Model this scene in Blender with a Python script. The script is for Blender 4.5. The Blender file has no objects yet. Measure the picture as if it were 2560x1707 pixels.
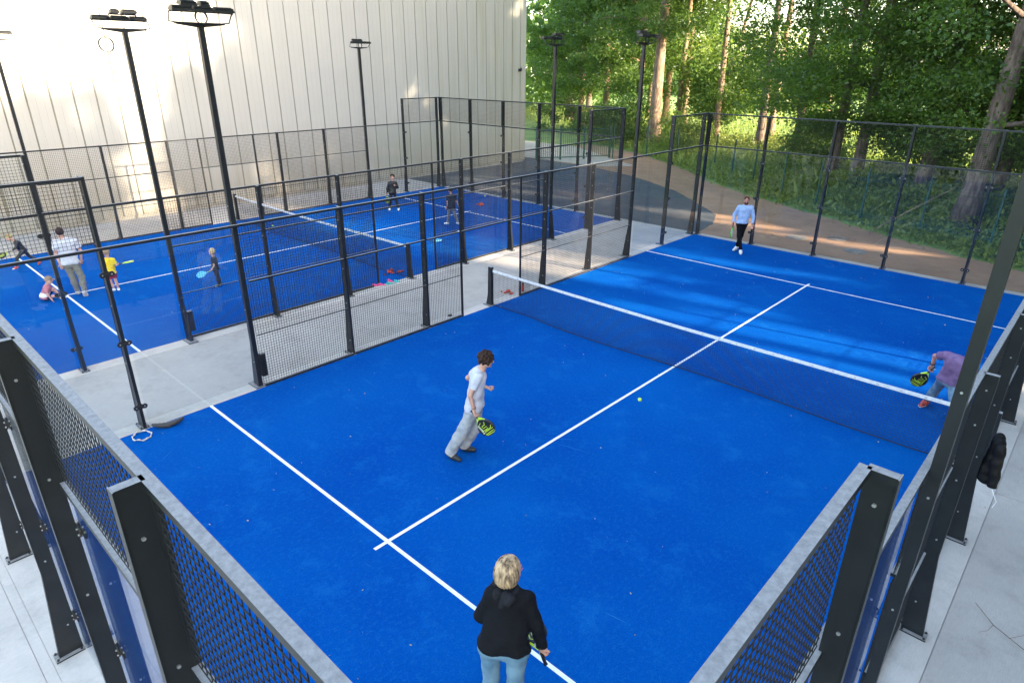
import bpy, math, random
import numpy as np
from mathutils import Vector, Matrix
random.seed(7); RNG = np.random.default_rng(11)
S = bpy.context.scene; C = S.collection
R = math.radians

# ---------------------------------------------------------------- camera
cam = bpy.data.cameras.new('camera'); co = bpy.data.objects.new('camera', cam); C.objects.link(co); S.camera = co
cam.sensor_width = 36; cam.lens = 36*1614.37/2560; cam.clip_start = .05; cam.clip_end = 2000
ya, pi_, ro = .7480, .4084, .0063
fw = Vector((-math.sin(ya)*math.cos(pi_), math.cos(ya)*math.cos(pi_), -math.sin(pi_)))
rt = Vector((math.cos(ya), math.sin(ya), 0)); up = rt.cross(fw)
r2 = rt*math.cos(ro)+up*math.sin(ro); u2 = -rt*math.sin(ro)+up*math.cos(ro)
co.matrix_world = Matrix(((r2.x,u2.x,-fw.x,5.4666),(r2.y,u2.y,-fw.y,-10.5897),(r2.z,u2.z,-fw.z,5.485),(0,0,0,1)))
CAM = np.array([5.4666,-10.5897,5.485])
# ---------------------------------------------------------------- light
SUN_EL, SUN_AZ = R(19.5), R(80)
SUND = Vector((math.cos(SUN_EL)*math.sin(SUN_AZ), math.cos(SUN_EL)*math.cos(SUN_AZ), math.sin(SUN_EL)))
W = bpy.data.worlds.new('World'); S.world = W; W.use_nodes = True
nt = W.node_tree; sky = nt.nodes.new('ShaderNodeTexSky'); sky.sky_type = 'NISHITA'; sky.sun_disc = False
sky.sun_elevation = SUN_EL; sky.sun_rotation = SUN_AZ; sky.air_density = 1.0; sky.dust_density = 2.0; sky.ozone_density = .0
bg = nt.nodes['Background']; bg.inputs[1].default_value = .15
nt.links.new(sky.outputs[0], bg.inputs[0])
sl = bpy.data.lights.new('sun', 'SUN'); so = bpy.data.objects.new('sun', sl); C.objects.link(so)
sl.energy = 2.8; sl.angle = R(1.0); sl.color = (1, .83, .62)
so.rotation_euler = SUND.to_track_quat('Z', 'Y').to_euler(); so.location = (40, 10, 20)
S.view_settings.view_transform = 'Standard'; S.view_settings.look = 'None'
S.view_settings.exposure = 3.15; S.view_settings.gamma = 1
S.cycles.max_bounces = 8; S.cycles.transparent_max_bounces = 24

# ---------------------------------------------------------------- materials
MATS = {}
def mat(name, col, rough=.6, metal=0, var=0, vscale=5, col2=None, spec=None, bump=0, bscale=60, stretch=None, detail=4):
    if name in MATS: return MATS[name]
    m = bpy.data.materials.new(name); m.use_nodes = True; n = m.node_tree.nodes; l = m.node_tree.links
    b = n['Principled BSDF']; b.inputs['Base Color'].default_value = (*col, 1)
    b.inputs['Roughness'].default_value = rough; b.inputs['Metallic'].default_value = metal
    if spec is not None: b.inputs['Specular IOR Level'].default_value = spec
    tc = n.new('ShaderNodeTexCoord'); src = tc.outputs['Object']
    if stretch:
        mp = n.new('ShaderNodeMapping'); mp.inputs['Scale'].default_value = stretch; l.new(src, mp.inputs[0]); src = mp.outputs[0]
    if var or col2:
        t = n.new('ShaderNodeTexNoise'); t.inputs['Scale'].default_value = vscale; t.inputs['Detail'].default_value = detail
        l.new(src, t.inputs['Vector'])
        r = n.new('ShaderNodeValToRGB'); c2 = col2 or tuple(min(1, c*(1+var)) for c in col); c1 = col if col2 else tuple(c*(1-var) for c in col)
        r.color_ramp.elements[0].position = .35; r.color_ramp.elements[1].position = .65
        r.color_ramp.elements[0].color = (*c1, 1); r.color_ramp.elements[1].color = (*c2, 1)
        l.new(t.outputs['Fac'], r.inputs[0]); l.new(r.outputs[0], b.inputs['Base Color'])
    if bump:
        t = n.new('ShaderNodeTexNoise'); t.inputs['Scale'].default_value = bscale; t.inputs['Detail'].default_value = 3; l.new(src, t.inputs['Vector'])
        bp = n.new('ShaderNodeBump'); bp.inputs['Strength'].default_value = bump; bp.inputs['Distance'].default_value = .02
        l.new(t.outputs['Fac'], bp.inputs['Height']); l.new(bp.outputs[0], b.inputs['Normal'])
    MATS[name] = m; return m

def N(m, t, **kw):
    n = m.node_tree.nodes.new(t)
    for k, v in kw.items(): setattr(n, k, v)
    return n
def ramp(m, src, stops):
    r = N(m, 'ShaderNodeValToRGB'); e = r.color_ramp.elements
    while len(e) < len(stops): e.new(.5)
    for i, (p, c) in enumerate(stops): e[i].position = p; e[i].color = (*c, 1) if len(c) == 3 else c
    m.node_tree.links.new(src, r.inputs[0]); return r.outputs[0]
def noise(m, scale, detail=4, vec=None, rough=.5, stretch=None):
    l = m.node_tree.links
    tc = N(m, 'ShaderNodeTexCoord'); src = tc.outputs['Object']
    if stretch:
        mp = N(m, 'ShaderNodeMapping'); mp.inputs['Scale'].default_value = stretch; l.new(src, mp.inputs[0]); src = mp.outputs[0]
    t = N(m, 'ShaderNodeTexNoise'); t.inputs['Scale'].default_value = scale; t.inputs['Detail'].default_value = detail; t.inputs['Roughness'].default_value = rough
    l.new(src, t.inputs['Vector']); return t.outputs['Fac']
def mix(m, fac, a, b, mode='MIX'):
    x = N(m, 'ShaderNodeMix', data_type='RGBA', blend_type=mode); l = m.node_tree.links
    if hasattr(fac, 'links'): l.new(fac, x.inputs[0])
    else: x.inputs[0].default_value = fac
    for i, v in ((6, a), (7, b)):
        if hasattr(v, 'links'): l.new(v, x.inputs[i])
        else: x.inputs[i].default_value = (*v, 1)
    return x.outputs[2]

def turf_mat():
    m = mat('blue_turf', (.005, .09, .5), .95, spec=.02); b = m.node_tree.nodes['Principled BSDF']; l = m.node_tree.links
    c = ramp(m, noise(m, .35, 5), [(.3, (.0005, .050, .26)), (.7, (.0008, .078, .31))])
    sand = ramp(m, noise(m, 1.7, 9, rough=.72), [(.53, (0, 0, 0)), (.85, (.9, .9, .9))])
    c = mix(m, sand, c, (.008, .13, .38))
    sand2 = ramp(m, noise(m, 22, 7, rough=.85, stretch=(1, .6, 1)), [(.5, (0, 0, 0)), (.74, (.55, .55, .55))])
    c = mix(m, sand2, c, (.015, .15, .38))
    g = ramp(m, noise(m, 55, 5, rough=.8), [(.3, (.72, .72, .78)), (.7, (1.3, 1.3, 1.2))])
    c = mix(m, 1., c, g, 'MULTIPLY'); l.new(c, b.inputs['Base Color'])
    bp = N(m, 'ShaderNodeBump'); bp.inputs['Strength'].default_value = .5; bp.inputs['Distance'].default_value = .01
    l.new(noise(m, 150, 2), bp.inputs['Height']); l.new(bp.outputs[0], b.inputs['Normal'])
    b.inputs['Sheen Weight'].default_value = .0
    return m
def concrete_mat(name, a, b_, stain):
    m = mat(name, a, .85, spec=.25); b = m.node_tree.nodes['Principled BSDF']; l = m.node_tree.links
    c = ramp(m, noise(m, .6, 8, rough=.65), [(.3, a), (.7, b_)])
    s = ramp(m, noise(m, 1.3, 10, rough=.75), [(.5, (0, 0, 0)), (.72, (.75, .75, .75))])
    c = mix(m, s, c, stain)
    br = ramp(m, noise(m, 14, 4, stretch=(8, .6, 1)), [(.3, (.93, .93, .93)), (.7, (1.05, 1.05, 1.05))])
    c = mix(m, 1., c, br, 'MULTIPLY')
    sp = ramp(m, noise(m, 70, 3), [(.68, (0, 0, 0)), (.74, (.5, .5, .5))])
    c = mix(m, sp, c, tuple(x*.6 for x in a))
    l.new(c, b.inputs['Base Color'])
    bp = N(m, 'ShaderNodeBump'); bp.inputs['Strength'].default_value = .25; bp.inputs['Distance'].default_value = .01
    l.new(noise(m, 40, 6), bp.inputs['Height']); l.new(bp.outputs[0], b.inputs['Normal'])
    return m
def leaf_mat(name, c1, c2, trans=(.25, .45, .03), tw=.45):
    m = bpy.data.materials.new(name); m.use_nodes = True; n = m.node_tree.nodes; l = m.node_tree.links
    b = n['Principled BSDF']; b.inputs['Roughness'].default_value = .45; b.inputs['Specular IOR Level'].default_value = .35
    g = n.new('ShaderNodeNewGeometry'); rc = ramp(m, g.outputs['Random Per Island'], [(0, c1), (1, c2)])
    l.new(rc, b.inputs['Base Color'])
    t = n.new('ShaderNodeBsdfTranslucent'); tcol = mix(m, .6, rc, trans); l.new(tcol, t.inputs[0])
    x = n.new('ShaderNodeMixShader'); x.inputs[0].default_value = tw
    l.new(b.outputs[0], x.inputs[1]); l.new(t.outputs[0], x.inputs[2]); l.new(x.outputs[0], n['Material Output'].inputs[0])
    return m
def glass_mat():
    m = bpy.data.materials.new('clear_glass'); m.use_nodes = True; n = m.node_tree.nodes; l = m.node_tree.links
    n.remove(n['Principled BSDF'])
    tr = n.new('ShaderNodeBsdfTransparent'); tr.inputs[0].default_value = (.975, .99, .988, 1)
    gl = n.new('ShaderNodeBsdfGlossy'); gl.inputs['Roughness'].default_value = .015
    fr = n.new('ShaderNodeFresnel'); ge = n.new('ShaderNodeNewGeometry'); mr = n.new('ShaderNodeMapRange'); mr.inputs[3].default_value = 1.45; mr.inputs[4].default_value = 1/1.45
    l.new(ge.outputs['Backfacing'], mr.inputs[0]); l.new(mr.outputs[0], fr.inputs[0])
    x = n.new('ShaderNodeMixShader'); l.new(fr.outputs[0], x.inputs[0]); l.new(tr.outputs[0], x.inputs[1]); l.new(gl.outputs[0], x.inputs[2])
    l.new(x.outputs[0], n['Material Output'].inputs[0]); return m
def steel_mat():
    # dark coated steel, upward faces painted paler for dust and sky sheen
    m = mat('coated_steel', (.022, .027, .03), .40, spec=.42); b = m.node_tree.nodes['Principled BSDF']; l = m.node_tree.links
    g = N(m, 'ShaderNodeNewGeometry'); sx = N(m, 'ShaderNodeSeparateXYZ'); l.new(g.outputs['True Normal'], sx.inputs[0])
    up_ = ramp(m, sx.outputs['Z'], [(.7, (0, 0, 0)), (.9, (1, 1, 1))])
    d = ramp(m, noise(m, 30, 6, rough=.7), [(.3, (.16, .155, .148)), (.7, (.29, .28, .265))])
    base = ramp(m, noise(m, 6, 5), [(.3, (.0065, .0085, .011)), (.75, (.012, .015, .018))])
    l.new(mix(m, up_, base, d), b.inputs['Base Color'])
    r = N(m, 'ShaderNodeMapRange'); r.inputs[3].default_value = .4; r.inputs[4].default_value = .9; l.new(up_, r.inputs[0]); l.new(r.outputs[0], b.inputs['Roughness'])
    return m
def wall_mat():
    m = mat('pale_cladding', (.5, .49, .44), .55, spec=.3); b = m.node_tree.nodes['Principled BSDF']; l = m.node_tree.links
    tc = N(m, 'ShaderNodeTexCoord'); sx = N(m, 'ShaderNodeSeparateXYZ'); l.new(tc.outputs['Object'], sx.inputs[0])
    base = ramp(m, noise(m, .25, 4, stretch=(1, 1, .15)), [(.3, (.345, .332, .300)), (.7, (.39, .378, .342))])
    streak = ramp(m, noise(m, 3.0, 5, stretch=(1, 1, .06)), [(.45, (0, 0, 0)), (.75, (1, 1, 1))])
    # algae toward the shaded end (y) and brown splash dirt toward the base (z)
    ag = N(m, 'ShaderNodeMapRange'); ag.inputs[1].default_value = 8; ag.inputs[2].default_value = 18; l.new(sx.outputs['Y'], ag.inputs[0])
    mu = N(m, 'ShaderNodeMath', operation='MULTIPLY'); l.new(ag.outputs[0], mu.inputs[0]); l.new(streak, mu.inputs[1])
    ms = N(m, 'ShaderNodeMath', operation='MULTIPLY_ADD'); l.new(ag.outputs[0], ms.inputs[0]); ms.inputs[1].default_value = .38; ms.inputs[2].default_value = .0
    ad = N(m, 'ShaderNodeMath', operation='ADD', use_clamp=True); l.new(mu.outputs[0], ad.inputs[0]); l.new(ms.outputs[0], ad.inputs[1])
    sc = N(m, 'ShaderNodeMath', operation='MULTIPLY'); l.new(ad.outputs[0], sc.inputs[0]); sc.inputs[1].default_value = .75
    c = mix(m, sc.outputs[0], base, (.27, .265, .18))
    dz = N(m, 'ShaderNodeMapRange'); dz.inputs[1].default_value = 3.2; dz.inputs[2].default_value = .0; l.new(sx.outputs['Z'], dz.inputs[0])
    s2 = ramp(m, noise(m, 2.2, 7, stretch=(1, 1.4, .12)), [(.3, (.35, .35, .35)), (.7, (1, 1, 1))])
    m2 = N(m, 'ShaderNodeMath', operation='MULTIPLY'); l.new(dz.outputs[0], m2.inputs[0]); l.new(s2, m2.inputs[1])
    m3 = N(m, 'ShaderNodeMath', operation='MULTIPLY'); l.new(m2.outputs[0], m3.inputs[0]); m3.inputs[1].default_value = .8
    c = mix(m, m3.outputs[0], c, (.27, .22, .15))
    l.new(c, b.inputs['Base Color']); return m

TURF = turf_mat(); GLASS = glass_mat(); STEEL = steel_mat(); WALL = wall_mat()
WHITE = mat('white_line_paint', (.72, .73, .74), .8, var=.08, vscale=12)
TAPE = mat('net_tape', (.62, .63, .64), .7, var=.1, vscale=20)
WIRE = mat('black_wire', (.022, .022, .022), .65, spec=.15)
CORD = mat('black_net_cord', (.006, .007, .012), .8)
BOLT = mat('bolt_metal', (.55, .55, .55), .35, metal=.8)
RUBBER = mat('black_rubber', (.012, .012, .012), .6)
SLAB = concrete_mat('grey_concrete', (.34, .31, .275), (.42, .385, .34), (.25, .225, .195))
BEAM = concrete_mat('pale_concrete', (.42, .385, .34), (.52, .475, .42), (.31, .285, .25))
ASPH = concrete_mat('dark_asphalt', (.055, .06, .066), (.085, .09, .095), (.11, .11, .105))
DIRT = concrete_mat('brown_dirt', (.27, .155, .09), (.37, .225, .135), (.20, .13, .075))
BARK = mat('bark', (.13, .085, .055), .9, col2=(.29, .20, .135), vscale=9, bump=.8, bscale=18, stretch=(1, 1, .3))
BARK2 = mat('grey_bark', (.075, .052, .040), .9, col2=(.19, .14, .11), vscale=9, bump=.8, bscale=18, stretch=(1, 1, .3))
FENG = mat('green_paint', (.01, .06, .04), .5)
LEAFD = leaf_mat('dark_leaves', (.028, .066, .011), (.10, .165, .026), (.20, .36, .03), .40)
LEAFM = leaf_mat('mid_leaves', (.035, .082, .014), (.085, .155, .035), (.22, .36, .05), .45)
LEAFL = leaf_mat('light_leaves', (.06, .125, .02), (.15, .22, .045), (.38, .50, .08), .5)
WEED = leaf_mat('weed_leaves', (.075, .13, .020), (.27, .31, .07), (.40, .46, .09), .42)

# ---------------------------------------------------------------- mesh helpers
def link(name, me, m=None, parent=None, smooth=False):
    o = bpy.data.objects.new(name, me); C.objects.link(o)
    if m is not None and not me.materials: me.materials.append(m)
    if parent: o.parent = parent
    if smooth: me.shade_smooth()
    return o
def npmesh(name, V, F4):
    """V (n,3), F4 (m,k) equal-size faces"""
    me = bpy.data.meshes.new(name); V = np.asarray(V, np.float32); F4 = np.asarray(F4, np.int32); k = F4.shape[1]
    me.vertices.add(len(V)); me.vertices.foreach_set('co', V.ravel())
    me.loops.add(F4.size); me.loops.foreach_set('vertex_index', F4.ravel())
    me.polygons.add(len(F4)); me.polygons.foreach_set('loop_start', np.arange(0, F4.size, k, dtype=np.int32))
    me.polygons.foreach_set('loop_total', np.full(len(F4), k, np.int32))
    me.update(calc_edges=True); me.validate(); return me
class MB:
    def __init__(s): s.v = []; s.f = []; s.mi = []; s.cur = 0
    def add(s, V, F):
        o = len(s.v); s.v += [tuple(v) for v in V]; s.f += [tuple(i+o for i in f) for f in F]; s.mi += [s.cur]*len(F); return s
    def box(s, x0, x1, y0, y1, z0, z1):
        return s.add([(x0,y0,z0),(x1,y0,z0),(x1,y1,z0),(x0,y1,z0),(x0,y0,z1),(x1,y0,z1),(x1,y1,z1),(x0,y1,z1)],
            [(0,3,2,1),(4,5,6,7),(0,1,5,4),(1,2,6,5),(2,3,7,6),(3,0,4,7)])
    def prism(s, pts, ax, a, b):
        """2-D outline extruded along axis ax from a to b"""
        n = len(pts)
        def P(p, t): return {0:(t,p[0],p[1]),1:(p[0],t,p[1]),2:(p[0],p[1],t)}[ax]
        V = [P(p, a) for p in pts]+[P(p, b) for p in pts]
        F = [tuple(range(n))[::-1], tuple(range(n, 2*n))]+[(i, (i+1)%n, (i+1)%n+n, i+n) for i in range(n)]
        return s.add(V, F)
    def tube(s, pts, rad, n=6, closed=False):
        pts = [Vector(p) for p in pts]; m = len(pts); V = []; F = []
        rad = rad if isinstance(rad, (list, tuple)) else [rad]*m
        ref = None
        for i, p in enumerate(pts):
            a = pts[(i-1) % m] if (closed or i > 0) else p; b = pts[(i+1) % m] if (closed or i < m-1) else p
            t = (b-a).normalized()
            if ref is None: ref = t.orthogonal().normalized()
            ref = (ref-t*ref.dot(t)).normalized(); q = t.cross(ref)
            for k in range(n):
                an = 2*math.pi*k/n; V.append(p+(ref*math.cos(an)+q*math.sin(an))*rad[i])
        for i in range(m if closed else m-1):
            for k in range(n):
                j = (i+1) % m; F.append((i*n+k, i*n+(k+1)%n, j*n+(k+1)%n, j*n+k))
        if not closed: F += [tuple(range(n))[::-1], tuple(range((m-1)*n, m*n))]
        return s.add(V, F)
    def disc(s, c, ax, r, t, n=14):
        pts = [(r*math.cos(2*math.pi*i/n), r*math.sin(2*math.pi*i/n)) for i in range(n)]
        o = [x for i, x in enumerate(c) if i != ax]
        return s.prism([(p[0]+o[0], p[1]+o[1]) for p in pts], ax, c[ax]-t/2, c[ax]+t/2)
    def mesh(s, name):
        me = bpy.data.meshes.new(name); me.from_pydata([tuple(v) for v in s.v], [], s.f)
        if any(s.mi): me.polygons.foreach_set('material_index', s.mi)
        me.update(); return me
    def obj(s, name, m, parent=None, smooth=False): return link(name, s.mesh(name), m, parent, smooth)
def tag(o, label=None, cat=None, group=None, kind=None):
    if label: o['label'] = label
    if cat: o['category'] = cat
    if group: o['group'] = group
    if kind: o['kind'] = kind
    return o
def empty(name, loc=(0,0,0), rz=0, **kw):
    o = bpy.data.objects.new(name, None); C.objects.link(o); o.location = loc; o.rotation_euler = (0,0,rz); o.empty_display_size = .1
    return tag(o, **kw)
def copy_tree(o, parent=None):
    c = o.copy(); C.objects.link(c); c.parent = parent
    for ch in list(o.children): copy_tree(ch, c)
    return c

# ---------------------------------------------------------------- ground
def sheet(name, poly, z, m, kind='structure', sub=0):
    b = MB(); b.add([(x, y, z) for x, y in poly], [tuple(range(len(poly)))]); o = b.obj(name, m)
    return tag(o, kind=kind)
GRASSG = mat('meadow_soil', (.10, .17, .03), .9, col2=(.19, .26, .05), vscale=.6, detail=8, bump=.6, bscale=8)
sheet('ground', [(-700,-300),(500,-300),(500,900),(-700,900)], -.03, GRASSG)
# dirt yard and asphalt drive behind the courts
dirt_edge = [(-24,29.5),(-18.2,27.3),(-15.8,25.5),(-13.6,24.0),(-11,21.6),(-8.6,19.6),(-6.3,18.1),(-3.9,16.9),(-2,15.8),(0,14.5),(2.6,13.3),(4.2,12.6),(8,11.8),(14,11.3)]
def jag(pts, a, n=5):
    out = []
    for p, q in zip(pts, pts[1:]):
        for i in range(n):
            t = i/n; out.append((p[0]+(q[0]-p[0])*t+random.uniform(-a, a), p[1]+(q[1]-p[1])*t+random.uniform(-a, a)))
    return out+[pts[-1]]
sheet('dirt_yard', jag(dirt_edge, .12, 9)+[(14,9.5),(-24,9.5)], -.024, DIRT)
asp = [(-5.0,10.2),(-5.3,12.0),(-6.0,13.6),(-7.5,15.0),(-9.6,16.9),(-11.4,18.0),(-13.6,19.2),(-16.5,20.2),(-21.4,20.6)]
sheet('asphalt_drive', jag(asp, .035, 14)+[(-24,20.6),(-24,10.2)], -.018, ASPH)
sheet('paved_path', jag([(-15.5,22.3),(-19,24.5),(-24,27.5)], .1)+[(-30,27.5),(-30,20.7),(-17,20.7)], -.015, concrete_mat('sandy_path', (.36,.31,.25),(.46,.41,.34),(.3,.26,.2)))
sheet('joint_fill', [(-21.3,-16),(12,-16),(12,10.29),(-21.3,10.29)], -.0165, mat('joint_sand', (.30,.28,.25), .9))
slab = MB()
for (x0, x1, y0, y1) in [(-21.3,-18.6,-14,-6),(-21.3,-18.6,-5.99,2),(-21.3,-18.6,2.01,10.3),
        (-8.0,-5.3,-10.3,-8.6),(-8.0,-5.3,-8.59,-3),(-8.0,-5.3,-2.99,2.4),(-8.0,-5.3,2.41,6.6),(-8.0,-5.3,6.61,10.3),
        (5.36,12,-16,-6.5),(5.36,12,-6.49,-.5),(5.36,12,-.49,5.5),(5.36,12,5.51,10.3)]:
    slab.box(x0, x1, y0, y1, -.12, -.010)
tag(slab.obj('concrete_pavement', SLAB), kind='structure')
slab = MB()
slab.box(-21.3, 5.3, -10.398, -10.303, -.12, -.006)
for i in range(5): slab.box(-21.3+i*6.0, -21.3+i*6.0+5.994, -16, -10.404, -.12, -.010)
tag(slab.obj('concrete_apron', BEAM), kind='structure')
for nm, cx in (('a', 0.), ('b', -13.3)):
    bm = MB()
    for (x0, x1, y0, y1) in [(-5.3,-5.0,-10.3,10.3),(5.0,5.35,-10.3,10.3),(-5.0,5.0,-10.3,-10.0),(-5.0,5.0,10.0,10.3)]:
        bm.box(x0+cx, x1+cx, y0, y1, -.1, -.004)
    tag(bm.obj('concrete_edge_beam', BEAM), kind='structure')
    sheet('court_surface', [(cx-5,-10),(cx+5,-10),(cx+5,10),(cx-5,10)], 0., TURF)
    lm = MB()
    for (x0, x1, y0, y1) in [(-5,5,-6.975,-6.925),(-5,5,6.925,6.975),(-.025,.025,-7.15,-6.975),(-.025,.025,-6.925,6.925),(-.025,.025,6.975,7.15)]:
        lm.add([(cx+x0,y0,.004),(cx+x1,y0,.004),(cx+x1,y1,.004),(cx+x0,y1,.004)], [(0,1,2,3)])
    tag(lm.obj('court_line_markings', WHITE), kind='structure')
# worn sand scuffs along the far glass of the near court are in the turf material
# far hillside with a pale ploughed field
HF = mat('far_field', (.34, .25, .18), .95, col2=(.42, .34, .26), vscale=.05)
hb = MB(); hv = []; hf = []
for j, (d, z) in enumerate([(180, -.03), (260, 5), (360, 11), (480, 13), (700, 13)]):
    for i in range(25):
        a = R(-80+i*6); hv.append((d*math.sin(a)-20, d*math.cos(a), z*(1+.25*math.sin(i*.7))))
for j in range(4):
    for i in range(24): hf.append((j*25+i, j*25+i+1, (j+1)*25+i+1, (j+1)*25+i))
hb.add(hv, hf); tag(hb.obj('hillside', HF, smooth=True), kind='structure')

# ---------------------------------------------------------------- court fences
_wm = {}
def wire_mesh(w, h, pitch=.05, r=.0022):
    k = (round(w, 3), round(h, 3))
    if k in _wm: return _wm[k]
    V = []; F = []
    def bar(a, b, horiz, off):
        o = len(V); c = ((-r, -r), (r, -r), (r, r), (-r, r))
        for p in (a, b):
            for (i, j) in c:
                V.append((p[0], off+i, p[1]+j) if horiz else (p[0]+i, off+j, p[1]))
        for q in range(4): F.append((o+q, o+(q+1)%4, o+4+(q+1)%4, o+4+q))
    nx = int(round(w/pitch)); nz = int(round(h/pitch))
    for i in range(nx+1): x = -w/2+i*w/nx; bar((x, 0), (x, h), False, 0)
    for j in range(nz+1): z = j*h/nz; bar((-w/2, z), (w/2, z), True, .0044)
    me = npmesh('mesh_panel', V, F); me.materials.append(WIRE); _wm[k] = me; return me
_gm = {}
def glass_mesh(w, h):
    k = (round(w, 3), round(h, 3))
    if k not in _gm: _gm[k] = MB().box(-w/2, w/2, -.006, .006, 0, h).mesh('glass_panel'); _gm[k].materials.append(GLASS)
    return _gm[k]
_pm = {}
def post_mesh(h, flare=True):
    """steel post: inner edge on y=0, body toward +y (outside)"""
    k = (h, flare)
    if k not in _pm:
        pts = [(0,0),(.205,0),(.115,1.0),(.115,h),(0,h)] if flare else [(0,0),(.115,0),(.115,h),(0,h)]
        b = MB(); b.prism(pts, 0, -.024, .024)
        q = [(x, z) for x, z in pts if x > .05]
        # thin outer flange, a few millimetres proud each side
        for (a, c) in zip(q, q[1:]):
            b.add([(-.03,a[0]+.001,a[1]),(.03,a[0]+.001,a[1]),(.03,c[0]+.001,c[1]),(-.03,c[0]+.001,c[1]),
                   (-.03,a[0]+.006,a[1]),(.03,a[0]+.006,a[1]),(.03,c[0]+.006,c[1]),(-.03,c[0]+.006,c[1])],
                  [(0,1,2,3),(7,6,5,4),(0,4,5,1),(1,5,6,2),(2,6,7,3),(3,7,4,0)])
        b.cur = 1
        for z in ((.45, 1.25, 2.2, 3.15, 3.85) if h > 3.5 else (.4, 1.2, 1.9, 2.5, 2.85)): b.disc((.026, .06, z), 0, .009, .012, 6); b.disc((-.026, .06, z-.1), 0, .009, .012, 6)
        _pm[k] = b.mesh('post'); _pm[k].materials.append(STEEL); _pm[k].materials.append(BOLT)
    return _pm[k]
bp_ = MB(); bp_.box(-.07, .07, -.005, .245, -.004, .012); bp_.cur = 1
for x in (-.052, .052):
    for y in (.02, .225): bp_.tube([(x, y, .008), (x, y, .03)], .011, 6)
BASE = bp_.mesh('base_plate'); BASE.materials.append(STEEL); BASE.materials.append(RUBBER)
cb = MB(); cb.disc((-.062, -.022, 0), 1, .042, .012); cb.disc((.062, -.022, 0), 1, .042, .012); cb.box(-.05, .05, -.024, -.004, -.016, .016); cb.cur = 1
cb.disc((-.062, -.031, 0), 1, .010, .010, 8); cb.disc((.062, -.031, 0), 1, .010, .010, 8)
CLAMP = cb.mesh('glass_clamp'); CLAMP.materials.append(RUBBER); CLAMP.materials.append(BOLT)
cb = MB(); cb.disc((0, -.004, 0), 1, .052, .010, 18); cb.cur = 1
for a in range(6):
    t = a*math.pi/3+.3; cb.disc((.042*math.cos(t), .004, .042*math.sin(t)), 1, .007, .012, 6)
CBOLT = cb.mesh('clamp_disc'); CBOLT.materials.append(RUBBER); CBOLT.materials.append(BOLT)

def post(root, u, h, glass=(), flare=True, bolts=None, y=.03):
    p = link('post', post_mesh(h, flare), None, root); p.location = (u, y, 0)
    link('base_plate', BASE, None, p)
    for z in glass:
        c = link('glass_clamp', CLAMP, None, p); c.location = (0, -.0, z); q = link('clamp_disc', CBOLT, None, p); q.location = (0, .0, z)
    return p
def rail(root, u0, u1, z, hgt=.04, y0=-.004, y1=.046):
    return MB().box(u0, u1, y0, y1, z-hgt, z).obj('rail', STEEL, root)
def panel(root, me, u, z, y=.0, nm='mesh_panel'):
    o = link(nm, me, None, root); o.location = (u, y, z); return o
GC = (.4, 1.5, 2.6)
def back_fence(cx, sgn, label):
    # local x along the wall, local +y outward
    root = empty('glass_back_fence', (cx, sgn*10.0, 0), 0 if sgn > 0 else math.pi, label=label, cat='court fence', group='glass and mesh end walls of the courts')
    for i in range(6):
        u = -5+2*i; uu = max(-4.95, min(4.95, u))
        post(root, uu, 4.0, GC if 0 < i < 5 else (), True, None)
    for i in range(5):
        u = -4+2*i
        panel(root, glass_mesh(1.99, 2.955), u, .002, .012, 'glass_panel')
        panel(root, wire_mesh(1.9, .92), u, 3.04, .02)
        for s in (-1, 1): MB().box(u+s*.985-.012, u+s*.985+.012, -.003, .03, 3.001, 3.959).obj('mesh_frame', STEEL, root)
    rail(root, -5, 5, 4.0); rail(root, -5, 5, 3.0)
    return root
def side_fence(cx, sgn, label, noflare=()):
    # local x along the fence, +y outward
    root = empty('side_fence', (cx+sgn*5.0, 0, 0), -math.pi/2 if sgn > 0 else math.pi/2, label=label, cat='court fence', group='long side fences of the courts')
    for s in (-1, 1):
        post(root, s*9.95, 4.0, (), True, None)
        post(root, s*8, 4.0, GC, (s*sgn) not in noflare, None)
        post(root, s*4, 3.0, (), True, None); post(root, s*2, 3.0, (), True, None)
        tp = MB().box(s*1-.02, s*1+.02, 0, .04, 0, 2.959).obj('door_post', STEEL, root)
        panel(root, glass_mesh(1.9, 2.955), s*9, .002, .012, 'glass_panel'); panel(root, glass_mesh(1.86, 2.955), s*7, .002, .012, 'glass_panel')
        panel(root, wire_mesh(1.85, .92), s*8.97, 3.04, .02)
        a, b = sorted((s*8, s*10)); rail(root, a, b, 4.0)
        for (u, w) in ((s*5, 1.9), (s*3, 1.92), (s*1.5, .93)):
            panel(root, wire_mesh(w, 1.9), u, .05, .02); panel(root, wire_mesh(w, .92), u, 2.04, .02)
        for (u0, u1) in ((4.03, 5.93), (2.03, 3.97), (1.02, 1.97)):
            a, b = sorted((s*u0, s*u1)); rail(root, a, b, 1.01, .018, .026, .046); rail(root, a, b, 2.02, .03, .0, .036); rail(root, a, b, .045, .04, .0, .036)
    panel(root, wire_mesh(1.9, .92), 0, 2.04, .02); rail(root, -.98, .98, 2.02, .03, .0, .036)
    rail(root, -10, 10, 3.0)
    return root
back_fence(0, 1, 'glass end wall with mesh top behind the man in the light blue shirt')
back_fence(0, -1, 'closest end wall, its dusty top rail running across the bottom left corner')
back_fence(-13.3, 1, 'glass end wall with mesh top between the far court and the asphalt')
back_fence(-13.3, -1, 'end wall of the far court at the left edge, behind the small running child')
sfA = side_fence(0, -1, 'side fence of the near court standing along the pale concrete strip', (-1,)); sfA2 = side_fence(0, 1, 'closest side fence seen edge on at the right border')
sfB = side_fence(-13.3, 1, 'side fence of the far court on the inner side by the concrete strip'); sfB2 = side_fence(-13.3, -1, 'side fence of the far court standing along the big pale wall')
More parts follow.
